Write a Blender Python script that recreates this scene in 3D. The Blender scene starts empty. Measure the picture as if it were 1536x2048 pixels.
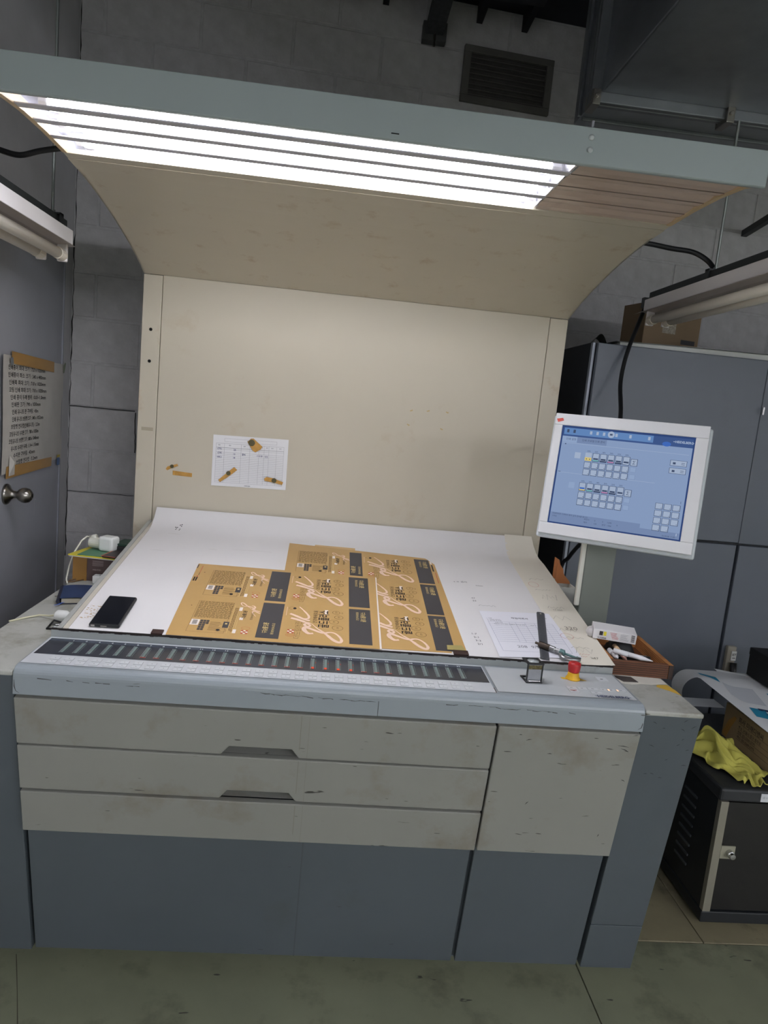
import bpy, math, random
from mathutils import Matrix, Vector, Euler
random.seed(7)
S = bpy.context.scene
C = S.collection

# ------------------------------------------------------------------ camera
F_PX, PITCH, YAW, ROLL = 1390.62, .144185, .081591, .096116
CAM = Vector((.62418, -1.58394, 1.57075))
fwd = Vector((math.sin(YAW)*math.cos(PITCH), math.cos(YAW)*math.cos(PITCH), -math.sin(PITCH)))
r0 = Vector((math.cos(YAW), -math.sin(YAW), 0)); u0 = r0.cross(fwd)
rt = math.cos(ROLL)*r0 + math.sin(ROLL)*u0
up = -math.sin(ROLL)*r0 + math.cos(ROLL)*u0
cd = bpy.data.cameras.new('camera'); cam = bpy.data.objects.new('camera', cd); C.objects.link(cam)
cd.sensor_fit = 'HORIZONTAL'; cd.sensor_width = 36; cd.lens = F_PX/1536*36; cd.clip_start = .02
M = Matrix((rt, up, -fwd)).transposed().to_4x4(); M.translation = CAM
cam.matrix_world = M
S.camera = cam

# ------------------------------------------------------------------ world, exposure
W = bpy.data.worlds.new('world'); S.world = W; W.use_nodes = True
W.node_tree.nodes['Background'].inputs[0].default_value = (.55, .6, .68, 1)
W.node_tree.nodes['Background'].inputs[1].default_value = 0   # closed hall: no sky
S.view_settings.view_transform = 'Standard'; S.view_settings.look = 'None'
S.view_settings.gamma = 1; S.view_settings.use_curve_mapping = False
S.view_settings.exposure = 0.14
HOOD_POWER = 33.0      # tubes in the console's own lamp hood
ROOM_POWER = 122.0      # lit ceiling fixtures further back in the hall

# ------------------------------------------------------------------ materials
def lin(c): return tuple(((x/255)/12.92 if x/255 <= .04045 else ((x/255+.055)/1.055)**2.4) for x in c)
MATS = {}
def mat(name, col, rough=.5, metal=0., var=0., vscale=6., stain=None, scr=None, bump=0., bscale=60., spec=.5, emit=None, stretch=None):
    """var: brightness variation; stain=(colour, amount, scale): blotches; scr=(colour, amount): fine scratches"""
    if name in MATS: return MATS[name]
    m = bpy.data.materials.new(name); m.use_nodes = True; nt = m.node_tree; N = nt.nodes; L = nt.links
    b = N['Principled BSDF']; c = lin(col)
    b.inputs['Base Color'].default_value = (*c, 1); b.inputs['Roughness'].default_value = rough
    b.inputs['Metallic'].default_value = metal; b.inputs['Specular IOR Level'].default_value = spec
    if emit:
        b.inputs['Emission Color'].default_value = (*lin(emit[0]), 1); b.inputs['Emission Strength'].default_value = emit[1]
    if var or stain or scr or bump:
        tc = N.new('ShaderNodeTexCoord'); mp = N.new('ShaderNodeMapping'); L.new(tc.outputs['Object'], mp.inputs[0])
        if stretch: mp.inputs['Scale'].default_value = stretch
        out = None
        def noise(scale, detail=4., src=mp.outputs[0], rg=.6):
            n = N.new('ShaderNodeTexNoise'); n.inputs['Scale'].default_value = scale; n.inputs['Detail'].default_value = detail
            n.inputs['Roughness'].default_value = rg; L.new(src, n.inputs['Vector']); return n.outputs['Fac']
        def ramp(src, lo, hi):
            r = N.new('ShaderNodeMapRange'); r.inputs['From Min'].default_value = lo; r.inputs['From Max'].default_value = hi
            L.new(src, r.inputs['Value']); return r.outputs[0]
        def mix(fac, a, bcol):
            x = N.new('ShaderNodeMix'); x.data_type = 'RGBA'; L.new(fac, x.inputs['Factor'])
            if isinstance(a, tuple): x.inputs['A'].default_value = (*a, 1)
            else: L.new(a, x.inputs['A'])
            x.inputs['B'].default_value = (*bcol, 1); return x.outputs['Result']
        out = c
        if var:
            out = mix(ramp(noise(vscale, 6.), .3, .7), tuple(min(1, x*(1-var)) for x in c), tuple(min(1, x*(1+var)) for x in c))
        if stain:
            sc, amt, ss = stain
            t = .72-.35*amt
            out = mix(ramp(noise(ss, 7., rg=.65), t, t+.22), out, lin(sc))
        if scr:
            sc, amt = scr
            m2 = N.new('ShaderNodeMapping'); m2.inputs['Scale'].default_value = (14, 40, 90); m2.inputs['Rotation'].default_value = (.3, .5, .4)
            L.new(tc.outputs['Object'], m2.inputs[0])
            t = .78-.12*amt
            out = mix(ramp(noise(1., 2., m2.outputs[0]), t, t+.03), out, lin(sc))
        if not isinstance(out, tuple): L.new(out, b.inputs['Base Color'])
        if bump:
            bp = N.new('ShaderNodeBump'); bp.inputs['Strength'].default_value = bump; bp.inputs['Distance'].default_value = .004
            L.new(noise(bscale, 5.), bp.inputs['Height']); L.new(bp.outputs[0], b.inputs['Normal'])
    MATS[name] = m; return m
def emis(name, col, strength):
    if name in MATS: return MATS[name]
    m = bpy.data.materials.new(name); m.use_nodes = True; nt = m.node_tree
    nt.nodes.clear(); e = nt.nodes.new('ShaderNodeEmission'); o = nt.nodes.new('ShaderNodeOutputMaterial')
    e.inputs[0].default_value = (*lin(col), 1); e.inputs[1].default_value = strength; nt.links.new(e.outputs[0], o.inputs[0])
    MATS[name] = m; return m

# ------------------------------------------------------------------ mesh builder
TXT = {}
def text_geo(body, offset=0., res=2):
    k = (body, offset, res)
    if k not in TXT:
        cu = bpy.data.curves.new('t', 'FONT'); cu.body = body; cu.resolution_u = res; cu.offset = offset
        o = bpy.data.objects.new('t', cu)
        me = bpy.data.meshes.new_from_object(o)
        TXT[k] = ([v.co.copy() for v in me.vertices], [tuple(p.vertices) for p in me.polygons])
        bpy.data.objects.remove(o); bpy.data.curves.remove(cu); bpy.data.meshes.remove(me)
    return TXT[k]
class MB:
    def __init__(s): s.v = []; s.f = []; s.m = []
    def add(s, vs, fs, mi=0, X=None):
        n = len(s.v)
        s.v += [X @ Vector(p) if X is not None else Vector(p) for p in vs]
        for f in fs: s.f.append(tuple(i+n for i in f)); s.m.append(mi)
        return s
    def box(s, x0, x1, y0, y1, z0, z1, mi=0, X=None):
        return s.add([(x0,y0,z0),(x1,y0,z0),(x1,y1,z0),(x0,y1,z0),(x0,y0,z1),(x1,y0,z1),(x1,y1,z1),(x0,y1,z1)],
            [(0,3,2,1),(4,5,6,7),(0,1,5,4),(1,2,6,5),(2,3,7,6),(3,0,4,7)], mi, X)
    def poly(s, pts, mi=0, X=None): return s.add(pts, [tuple(range(len(pts)))], mi, X)
    def rect(s, x0, x1, y0, y1, z=0., mi=0, X=None): return s.poly([(x0,y0,z),(x1,y0,z),(x1,y1,z),(x0,y1,z)], mi, X)
    def prism(s, prof, a, b, fn, mi=0, X=None):
        """extrude a closed 2D profile; fn(p, q, t) -> 3D"""
        n = len(prof); vs = [fn(p, q, a) for p, q in prof]+[fn(p, q, b) for p, q in prof]
        fs = [(i, (i+1) % n, n+(i+1) % n, n+i) for i in range(n)]+[tuple(range(n))[::-1], tuple(range(n, 2*n))]
        return s.add(vs, fs, mi, X)
    def strip(s, path, a, b, fn, mi=0, X=None):
        """open ribbon of a 2D path between a and b"""
        n = len(path); vs = [fn(p, q, a) for p, q in path]+[fn(p, q, b) for p, q in path]
        return s.add(vs, [(i, i+1, n+i+1, n+i) for i in range(n-1)], mi, X)
    def tube(s, path, r, n=8, mi=0, cap=True, X=None):
        P = [Vector(p) for p in path]; R = r if isinstance(r, (list, tuple)) else [r]*len(P)
        vs = []; fs = []; ref = None
        for i, p in enumerate(P):
            d = (P[min(i+1, len(P)-1)]-P[max(i-1, 0)]).normalized()
            if ref is None: ref = d.orthogonal().normalized()
            a = (ref-d*ref.dot(d)).normalized(); ref = a; b = d.cross(a)
            vs += [p+R[i]*(math.cos(t*2*math.pi/n)*a+math.sin(t*2*math.pi/n)*b) for t in range(n)]
        for i in range(len(P)-1):
            fs += [(i*n+t, i*n+(t+1) % n, (i+1)*n+(t+1) % n, (i+1)*n+t) for t in range(n)]
        if cap: fs += [tuple(range(n))[::-1], tuple(range((len(P)-1)*n, len(P)*n))]
        return s.add(vs, fs, mi, X)
    def lathe(s, prof, n=20, mi=0, X=None):
        vs = []; fs = []
        for r, z in prof: vs += [(r*math.cos(t*2*math.pi/n), r*math.sin(t*2*math.pi/n), z) for t in range(n)]
        for i in range(len(prof)-1): fs += [(i*n+t, i*n+(t+1) % n, (i+1)*n+(t+1) % n, (i+1)*n+t) for t in range(n)]
        fs += [tuple(range(n))[::-1], tuple(range((len(prof)-1)*n, len(prof)*n))]
        return s.add(vs, fs, mi, X)
    def grid(s, nu, nv, fn, mi=0, X=None):
        vs = [fn(i/nu, j/nv) for j in range(nv+1) for i in range(nu+1)]
        fs = [(j*(nu+1)+i, j*(nu+1)+i+1, (j+1)*(nu+1)+i+1, (j+1)*(nu+1)+i) for j in range(nv) for i in range(nu)]
        return s.add(vs, fs, mi, X)
    def text(s, body, size, X, mi=0, align='L', offset=0., width=None):
        vs, fs = text_geo(body, offset)
        if not vs: return s
        x0 = min(v.x for v in vs); x1 = max(v.x for v in vs)
        sx = size if width is None else width/max(1e-6, x1-x0)
        dx = {'L': -x0, 'C': -(x0+x1)/2, 'R': -x1}[align]
        return s.add([((v.x+dx)*sx, v.y*size, 0) for v in vs], fs, mi, X)
    def ribbon(s, path, w, z=0., mi=0, X=None):
        P = [Vector((p[0], p[1])) for p in path]; Wd = w if isinstance(w, (list, tuple)) else [w]*len(P)
        vs = []
        for i, p in enumerate(P):
            d = (P[min(i+1, len(P)-1)]-P[max(i-1, 0)]); d = d.normalized() if d.length > 1e-9 else Vector((1, 0)); q = Vector((-d.y, d.x))*Wd[i]/2
            vs += [(p.x+q.x, p.y+q.y, z), (p.x-q.x, p.y-q.y, z)]
        return s.add(vs, [(2*i, 2*i+1, 2*i+3, 2*i+2) for i in range(len(P)-1)], mi, X)
    def ring(s, cx, cy, rx, ry, w, z=0., mi=0, X=None, n=20):
        vs = []
        for t in range(n):
            a = t*2*math.pi/n; vs += [(cx+rx*math.cos(a), cy+ry*math.sin(a), z), (cx+(rx-w)*math.cos(a), cy+(ry-w)*math.sin(a), z)]
        return s.add(vs, [(2*t, 2*((t+1) % n), 2*((t+1) % n)+1, 2*t+1) for t in range(n)], mi, X)
    def disc(s, cx, cy, rx, ry, z=0., mi=0, X=None, n=18):
        return s.poly([(cx+rx*math.cos(t*2*math.pi/n), cy+ry*math.sin(t*2*math.pi/n), z) for t in range(n)], mi, X)
    def build(s, name, mats, parent=None, bevel=0., smooth=False, X=None, loc=None, seg=2):
        if not isinstance(mats, (list, tuple)): mats = [mats]
        me = bpy.data.meshes.new(name); me.from_pydata(s.v, [], s.f)
        for m in mats: me.materials.append(m)
        me.polygons.foreach_set('material_index', s.m)
        if smooth: me.polygons.foreach_set('use_smooth', [True]*len(me.polygons))
        me.validate(); me.update()
        o = bpy.data.objects.new(name, me); C.objects.link(o)
        if X is not None: o.matrix_world = X
        if parent is not None:
            o.parent = parent
            if loc is None and parent.type == 'EMPTY' and parent.get('_w'): o.location = -parent.location
        if loc is not None: o.location = loc
        if bevel:
            b = o.modifiers.new('bevel', 'BEVEL'); b.width = bevel; b.segments = seg; b.limit_method = 'ANGLE'; b.angle_limit = .6; b.harden_normals = False
        if smooth == 'auto': pass
        return o
def thing(name, label, cat, loc=(0, 0, 0), X=None, group=None, world=False):
    o = bpy.data.objects.new(name, None); C.objects.link(o); o.empty_display_size = .05
    if X is not None: o.matrix_world = X
    else: o.location = loc
    if world: o['_w'] = 1
    return tag(o, label, cat, group)
def tag(o, label, cat, group=None):
    o['label'] = label; o['category'] = cat
    if group: o['group'] = group
    return o
def struct(o): o['kind'] = 'structure'; return o
def xf(o, ex, ey, ez=None):
    ex = Vector(ex); ey = Vector(ey); ez = Vector(ez) if ez is not None else ex.cross(ey)
    m = Matrix((ex, ey, ez)).transposed().to_4x4(); m.translation = Vector(o); return m
YZ = lambda p, q, t: (t, p, q)          # profile in y,z extruded along x
XZ = lambda p, q, t: (p, t, q)
XY = lambda p, q, t: (p, q, t)

# ------------------------------------------------------------------ frames measured from the photograph
SL = .1624                                # slope of the sheet desk
dth = math.atan(SL); dc, ds = math.cos(dth), math.sin(dth)
DESK = xf((0, .2173, .9287), (1, 0, 0), (0, dc, ds))            # local x, along the slope, normal
def dv(y): return (y-.2173)/dc
K = .1726; fth = math.atan(K); fc, fs_ = math.cos(fth), math.sin(fth)
# slanted console front: local x, up the face, outward normal
FRONT = xf((0, 0, .8333), (1, 0, 0), (0, -fs_, fc))
def fw(z): return (z-.8333)/fc
A = .09574461; cA, sA = math.cos(A), math.sin(A)
WALL = xf((0, 1.80724, 0), (cA, sA, 0), (0, 0, 1))              # local s, z, normal toward the room
LWALL = xf((-.603, 1.749, 0), (sA, -cA, 0), (0, 0, 1), (cA, sA, 0))   # local distance from corner, z, normal into the room
# (LWALL keeps a left-handed look from the room: text reads with -s direction)
LTXT = xf((-.603, 1.749, 0), (-sA, cA, 0), (0, 0, 1), (cA, sA, 0))

# ================================================================== setting
m_block = mat('painted_block', (202, 200, 201), .85, var=.10, vscale=14, bump=.5, bscale=90, stain=((180, 176, 176), .25, 5))
m_mortar = mat('block_mortar', (196, 195, 196), .9, var=.1, vscale=30)
m_lwall = mat('painted_plaster', (200, 199, 200), .75, var=.08, vscale=4, bump=.2, bscale=30)
m_crack = mat('crack_black', (22, 21, 21), .95)
m_floor = mat('concrete_floor', (132, 135, 112), .45, var=.16, vscale=2.2, stain=((90, 89, 73), .55, 5), bump=.12, bscale=35, scr=((60, 58, 50), .55))
m_floor2 = mat('concrete_floor_worn', (140, 132, 106), .5, var=.2, vscale=3, stain=((58, 54, 44), .6, 6), bump=.15, bscale=40)
m_ceil = mat('roof_deck_black', (38, 40, 48), .8, var=.3, vscale=3)
m_hall = mat('hall_paint', (190, 192, 190), .8)

# floor slabs with recessed saw cuts
flr = struct(MB().box(-1.5, 6.6, -9, 2.8, -.12, -.006).build('floor', mat('joint_dirt', (70, 68, 56), .95)))
for x0, x1, y0, y1, mm in [(-1.5, 1.471, -9, .319, m_floor), (1.4745, 6.6, -9, .319, m_floor), (-1.5, 1.926, .323, 2.8, m_floor2), (1.929, 6.6, .323, 2.8, m_floor2)]:
    MB().box(x0, x1, y0, y1, -.02, 0).build('floor_slab', mm, flr, bevel=.001, seg=1)
MB().ribbon([(-.125, .19), (-.108, .153), (-.07, .07), (-.027, -.027), (-.01, -.2)], [.002, .003, .002, .003, .002], .0006).build('floor_crack', mat('crack_floor', (84, 80, 66), .9), flr)
struct(MB().box(-1.5, 6.6, -9, 2.8, 3.46, 3.6).build('ceiling', m_ceil))

# concrete block wall
wb = struct(MB().box(-.9, 6.6, 0, 3.46, -.16, -.0035).build('wall_back', m_mortar, X=WALL))
bm_cache = {}
def block(s0, s1, z0, z1):
    w, h = round(s1-s0, 3), round(z1-z0, 3)
    if (w, h) not in bm_cache:
        e = .003; d = .03
        vs = [(0,0,-d),(w,0,-d),(w,h,-d),(0,h,-d),(0,0,-e),(w,0,-e),(w,h,-e),(0,h,-e),(e,e,0),(w-e,e,0),(w-e,h-e,0),(e,h-e,0)]
        fs = [(0,1,5,4),(1,2,6,5),(2,3,7,6),(3,0,4,7),(4,5,9,8),(5,6,10,9),(6,7,11,10),(7,4,8,11),(8,9,10,11)]
        me = bpy.data.meshes.new('block'); me.from_pydata(vs, [], fs); me.materials.append(m_block); me.update(); bm_cache[(w, h)] = me
    o = bpy.data.objects.new('block', bm_cache[(w, h)]); C.objects.link(o); o.parent = wb
    o.location = (s0, z0, random.uniform(-.0015, .0015))
for k in range(-1, 17):
    z1 = 3.2567-.2*k; z0 = z1-.2
    z1 = min(z1, 3.455); z0 = max(z0, .0)
    if z1-z0 < .03: continue
    j = .296-.8-.4+(.2 if k % 2 else 0)
    js = [-.606]
    while j < 4.55:
        if j > -.606+.03: js.append(j)
        j += .4
    for a, b in zip(js[:-1], js[1:]): block(a+.005, b-.005, z0+.005, z1-.005)
# cracks in the paint at the corner and along two joints
def zig(p0, p1, n, amp):
    return [(p0[0]+(p1[0]-p0[0])*i/n+random.uniform(-amp, amp), p0[1]+(p1[1]-p0[1])*i/n+random.uniform(-amp, amp)*.5) for i in range(n+1)]
ck = MB()
pth = zig((-.598, 3.2), (-.6, .75), 70, .003); ck.ribbon(pth, [random.uniform(.001, .0055) for _ in pth], .0025)
pth = zig((-.6, 1.4567), (-.31, 1.4567), 14, .002); ck.ribbon(pth, [.004]*15, .0025)
pth = zig((-.31, 1.45), (-.304, 1.262), 10, .0015); ck.ribbon(pth, [.0045]*11, .0025)
pth = zig((-.6, 1.06), (-.3, 1.0567), 10, .0015); ck.ribbon(pth, [.0025]*11, .0025)
ck.build('crack', m_crack, wb)
# ventilation grille in the wall
vg = thing('ventilation_grille', 'dark grey louvred metal ventilation grille set in the block wall', 'grille', X=WALL @ Matrix.Translation((1.08, 3.036, 0)))
m_vent = mat('grille_grey', (104, 102, 98), .6, var=.1); m_dark = mat('grille_backing', (70, 69, 66), .8)
fr = MB()
for b in [(0, .44, 0, .03), (0, .44, .215, .245), (0, .034, .03, .215), (.406, .44, .03, .215)]: fr.box(b[0], b[1], b[2], b[3], 0, .022)
fr.build('frame', m_vent, vg, bevel=.003)
MB().box(.03, .41, .028, .217, -.004, .004).build('backing', m_dark, vg)
for i in range(8):
    z = .036+i*.0227
    MB().add([(.034, z, .018), (.406, z, .018), (.406, z+.017, .006), (.034, z+.017, .006), (.034, z-.002, .016), (.406, z-.002, .016), (.406, z+.015, .004), (.034, z+.015, .004)],
        [(0,1,2,3),(7,6,5,4),(0,4,5,1),(1,5,6,2),(2,6,7,3),(3,7,4,0)]).build('slat', m_vent, vg)

# left wall with the door in it
wl = struct(MB().box(-.2, 10.8, 0, 3.46, -.2, 0).build('wall_left', m_lwall, X=LWALL))
m_door = mat('door_grey', (168, 170, 177), .42, var=.06, vscale=3, stain=((150, 151, 155), .2, 3), scr=((196, 198, 202), .2))
dr = bpy.data.objects.new('door_1', None); C.objects.link(dr); dr.matrix_world = LWALL; struct(dr)
MB().box(.155, .895, .005, 2.1, .0, .006).build('leaf', m_door, dr, bevel=.003)
MB().box(.142, .155, 0, 2.115, 0, .011).box(.895, .915, 0, 2.115, 0, .011).box(.142, .915, 2.1, 2.125, 0, .011).build('door_frame', mat('frame_grey', (156, 158, 168), .5), dr, bevel=.002)
m_steel = mat('brushed_steel', (150, 146, 140), .28, 1.)
kn = MB().lathe([(.037, 0), (.038, .006), (.034, .012), (.020, .02), (.0135, .028), (.0125, .04), (.020, .046), (.0265, .058), (.0275, .068), (.024, .081), (.013, .09), (.009, .0915), (.0085, .089)], 28,
    X=Matrix.Translation((.795, 1.150, .006))).build('door_knob', m_steel, dr, smooth=True)
MB().lathe([(.006, 0), (.006, .0025), (.001, .003)], 14, X=Matrix.Translation((.795, 1.150, .0955))).build('keyhole_plug', mat('brass_dark', (60, 56, 50), .4, 1.), kn)
MB().rect(.475, .4775, 1.02, 1.10, .0068).build('scratch', mat('scratch_white', (205, 206, 208), .6), dr)
# far walls of the hall behind the camera and to the right
struct(MB().box(-1.5, 6.6, -9.15, -9, 0, 3.46).build('wall_front', m_hall))
struct(MB().box(6.45, 6.6, -9, 2.7, 0, 3.46).build('wall_right', m_hall))

# roof joists and the strut under them
for i, x in enumerate([-.25, .22, .45, .68, 1.12, 1.34]):
    tag(MB().box(x, x+.028, -4.8, 1.84+.09*x, 3.385, 3.46).build('roof_joist', mat('joist_black', (30, 30, 36), .7, var=.2)),
        'thin black steel roof joist under the dark deck', 'joist', 'thin roof joists')
pu = tag(MB().box(-.55, 1.36, 1.50, 1.62, 3.33, 3.385).build('roof_purlin', mat('purlin_grey', (44, 44, 50), .7, var=.3, vscale=12)), 'dark steel purlin crossing the joists along the block wall', 'beam')
sb = thing('roof_beam', 'grey speckled steel beam running out from the block wall above the console', 'beam', (.93, 1.2, 3.33), world=True)
MB().box(.885, .965, -1.5, 1.885, 3.275, 3.33).build('web', mat('beam_grey', (62, 64, 66), .75, var=.35, vscale=40), sb, bevel=.004)
MB().box(.87, .98, 1.84, 1.888, 3.25, 3.33).build('wall_shoe', mat('shoe_grey', (78, 80, 80), .6), sb, bevel=.003)
MB().tube([(.925, 1.83, 3.22), (.925, 1.83, 3.27)], .006, 8).build('anchor_bolt', m_steel, sb)

# galvanised air duct above the right side
m_duct = mat('galvanised_duct', (150, 154, 160), .32, .6, var=.25, vscale=3, bump=.25, bscale=6)
m_fl = mat('duct_flange', (128, 132, 136), .4, .5, var=.15)
du = thing('air_duct', 'large galvanised sheet metal air duct under the roof', 'duct', (2.0, 0, 2.66), world=True)
DX = xf((1.40, .83, 2.66), (math.cos(.045), -math.sin(.045)*0, 0), (0, 1, 0), (0, 0, 1))
def duct_sec(y0, y1, nm):
    o = MB().box(1.395, 2.75, y0, y1, 2.66, 3.46).build(nm, m_duct, du, bevel=.004); return o
d1 = duct_sec(.845, 1.08, 'duct_section'); d2 = duct_sec(-2.2, .805, 'duct_section')
MB().poly([(1.40, .80, 2.6585), (2.0, .1, 2.648), (2.745, .80, 2.6585)]).poly([(1.40, .80, 2.6585), (1.40, -.62, 2.6585), (2.0, .1, 2.648)]).poly([(2.745, -.62, 2.6585), (2.745, .80, 2.6585), (2.0, .1, 2.648)]).poly([(1.40, -.62, 2.6585), (2.745, -.62, 2.6585), (2.0, .1, 2.648)]).build('crossbroken_panel', m_duct, d2)
fl = MB()
for y0, y1 in [(.803, .822), (.828, .847)]:
    fl.box(1.362, 2.785, y0, y1, 2.627, 2.664).box(1.362, 1.40, y0, y1, 2.664, 3.38)
fl.build('flange', m_fl, du, bevel=.003)
MB().box(1.40, 2.74, 1.0, 1.01, 2.648, 2.661).box(1.384, 1.396, 1.0, 1.01, 2.66, 3.36).build('seam_rib', m_fl, du, bevel=.003)
for x in (1.375, 1.83, 2.4):
    MB().box(x-.012, x+.014, .785, .86, 2.612, 2.66).tube([(x, .775, 2.638), (x, .87, 2.638)], .007, 8).build('flange_clamp', m_steel, du, bevel=.002)
ab = tag(MB().prism([(0, 0), (.03, 0), (.03, .004), (.004, .004), (.004, .03), (0, .03)], 1.2, 2.06, lambda p, q, t: (2.63+p+.16*(t-2.05), t, 2.635+q)).build('angle_bracket', mat('black_steel', (34, 36, 36), .5, .3)), 'black angle iron bracket standing out from the block wall', 'bracket')

# ================================================================== press console
m_body = mat('console_grey', (128, 136, 141), .42, var=.05, vscale=3, stain=((104, 106, 102), .28, 4), scr=((52, 52, 52), .25))
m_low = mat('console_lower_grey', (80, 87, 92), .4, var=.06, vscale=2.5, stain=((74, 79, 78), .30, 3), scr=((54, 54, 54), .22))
m_draw = mat('drawer_grey', (139, 139, 133), .42, var=.05, vscale=3, stain=((120, 112, 99), .5, 4.5), scr=((58, 55, 52), .5), stretch=(1, 1, 1))
m_lip = mat('lip_grey', (143, 151, 156), .35, var=.04, vscale=4, stain=((138, 141, 140), .2, 6), scr=((92, 92, 92), .25))
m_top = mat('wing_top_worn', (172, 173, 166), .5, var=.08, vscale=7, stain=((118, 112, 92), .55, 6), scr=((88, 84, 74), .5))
m_cream = mat('board_cream', (194, 186, 168), .42, var=.025, vscale=2, stain=((176, 158, 128), .32, 3.2))
m_post = mat('post_cream', (194, 186, 168), .45, var=.04, vscale=4, stain=((166, 138, 98), .42, 6))
m_hood = mat('hood_cream', (194, 186, 168), .40, var=.03, vscale=2, stain=((170, 150, 122), .42, 13))
m_fascia = mat('fascia_grey', (146, 156, 155), .4, var=.04, vscale=2.5, stain=((138, 145, 142), .2, 4))
m_hole_shade = mat('hole_shade_black', (10, 10, 11), .9)
m_rub = mat('edge_strip_black', (26, 18, 17), .7)

con = thing('press_console', 'grey printing press control console with sloping sheet desk, backboard and curved lamp hood', 'console', (.69, .55, 0), world=True)
XL, XR = -.0666, 1.451
# body core, wings
MB().prism([(.05, .82), (.175, .055), (1.09, .055), (1.09, 1.03), (.24, .895), (.06, .895)], XL+.012, XR-.012, YZ).build('body', m_low, con)
MB().box(-.19, 1.57, .235, 1.08, .0, .0545).build('plinth', m_low, con)
def wing(x0, x1, joint=False):
    d = .016; f = lambda z: d+K*(.8333-z)
    zb = .2086 if joint else .05
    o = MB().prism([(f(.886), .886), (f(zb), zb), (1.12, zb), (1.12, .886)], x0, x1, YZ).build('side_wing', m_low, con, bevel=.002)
    if joint:       # the wing's foot panel, with a real open joint above it
        MB().prism([(f(.2066), .2066), (f(.05), .05), (1.12, .05), (1.12, .2066)], x0, x1, YZ).build('wing_foot_panel', m_low, o, bevel=.002)
        MB().box(x0+.01, x1-.01, .16, 1.1, .20, .215).build('panel_joint', m_low, o)
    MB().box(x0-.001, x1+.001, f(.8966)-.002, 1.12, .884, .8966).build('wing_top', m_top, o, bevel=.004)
    return o
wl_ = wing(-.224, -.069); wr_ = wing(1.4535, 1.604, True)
for a_, b_ in ((XR-.002, 1.4555), (-.0705, XL+.002)): MB().box(a_, b_, .22, 1.1, .06, .89).build('joint_filler', m_low, con)
# lower front panels (set back 19 mm from the drawer fronts)
for x0, x1, nm in [(-.0605, 1.0765, 'lower_panel'), (1.0875, 1.4415, 'lower_panel')]:
    lp = MB().box(x0, x1, fw(.05), fw(.47), -.035, -.0195, X=FRONT).build(nm, m_low, con, bevel=.002)
    if x0 < 0: MB().rect(.6322, .6336, fw(.05), fw(.455), -.0190, X=FRONT).rect(.6348, .6354, fw(.05), fw(.455), -.0190, X=FRONT).build('seam', mat('seam_grey', (70, 74, 76), .6), lp)
# drawers
def drawer(z0, z1, notch):
    x0, x1 = -.064, 1.0815
    w0, w1 = fw(z0), fw(z1)
    pr = [(x0, w0)]
    if notch: pr += [(.416, w0), (.435, w0+.0245), (.586, w0+.0245), (.604, w0)]
    pr += [(x1, w0), (x1, w1), (x0, w1)]
    o = MB().prism(pr, -.018, 0, XY, X=FRONT).build('drawer', m_draw, con, bevel=.003)
    sm = mat('seam_brown', (120, 116, 108), .6)
    MB().rect(.604, .6052, w0+.026, w1-.003, .0004, X=FRONT).rect(.624, .6246, w0+.003, w1-.003, .0004, X=FRONT).build('seam', sm, o)
    if notch:
        MB().add([(.41, w0-.005, -.016), (.61, w0-.005, -.016), (.61, w0-.0045, -.046), (.41, w0-.0045, -.046)], [(0,1,2,3)], X=FRONT).build('finger_recess', m_draw, o)
    return o
drawer(.7095, .8335, True); drawer(.5815, .7045, True); drawer(.4560, .5735, False)
MB().box(1.0865, 1.4475, fw(.4565), fw(.8345), -.018, 0, X=FRONT).build('side_door', m_draw, con, bevel=.003)
dmk = MB()   # chipped paint and scuffs on the door
for (px, pz, l, a) in [(1.395, .80, .03, -.1), (1.405, .792, .022, -.35), (1.415, .786, .012, -.2), (1.16, .80, .015, .25), (1.22, .765, .013, 0), (1.19, .61, .012, .9), (1.425, .70, .012, -.4), (1.14, .815, .008, 0), (1.40, .52, .009, 1.2)]:
    dmk.ribbon([(px, fw(pz)), (px+l*.5*math.cos(a), fw(pz)+l*.5*math.sin(a)+.001), (px+l*math.cos(a), fw(pz)+l*math.sin(a))], [.0005, .0022, .0004], .0005, X=FRONT)
for i in range(14):
    px, pz, l, a = random.uniform(1.475, 1.585), random.choice([random.uniform(.83, .875), random.uniform(.70, .83)]), random.uniform(.004, .016), random.uniform(-.5, .7)
    dmk.ribbon([(px, fw(pz)), (px+l*.5*math.cos(a), fw(pz)+l*.5*math.sin(a)+.001), (px+l*math.cos(a), fw(pz)+l*math.sin(a))], [.0004, .0016, .0004], -.0152, X=FRONT)
dmk.build('paint_scuffs', mat('scuff_dark', (40, 38, 38), .8), con)['kind'] = 'stuff'
# control lip
r = .022
lipp = [(.0, .841)]+[(r-r*math.cos(t*math.pi/12), .9082-r+r*math.sin(t*math.pi/12)) for t in range(0, 7)]+[(.2173, .9086), (.2173, .841)]
lip = MB().prism(lipp, XL, XR, YZ).build('control_panel', m_lip, con, bevel=.0025)
chip = MB()
def chipline(x0, x1, n, y, zt):
    pts = zig((x0, zt), (x1, zt-.004), n, .0035)
    for i in range(n):
        if random.random() < .75:
            a, b = pts[i], pts[i+1]
            chip.add([(a[0], -.0006, a[1]), (b[0], -.0006, b[1]), (b[0], -.0006, b[1]-random.uniform(.0004, .0022)), (a[0], -.0006, a[1]-random.uniform(.0004, .0022))], [(0, 3, 2, 1)])
chipline(-.01, .22, 14, 0, .884); chipline(.50, .78, 22, 0, .882); chipline(.95, 1.27, 24, 0, .884)
chip.add([(.7845, -.0006, .842), (.7858, -.0006, .842), (.7858, -.0006, .880), (.7845, -.0006, .880)], [(0,1,2,3)])
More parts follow.
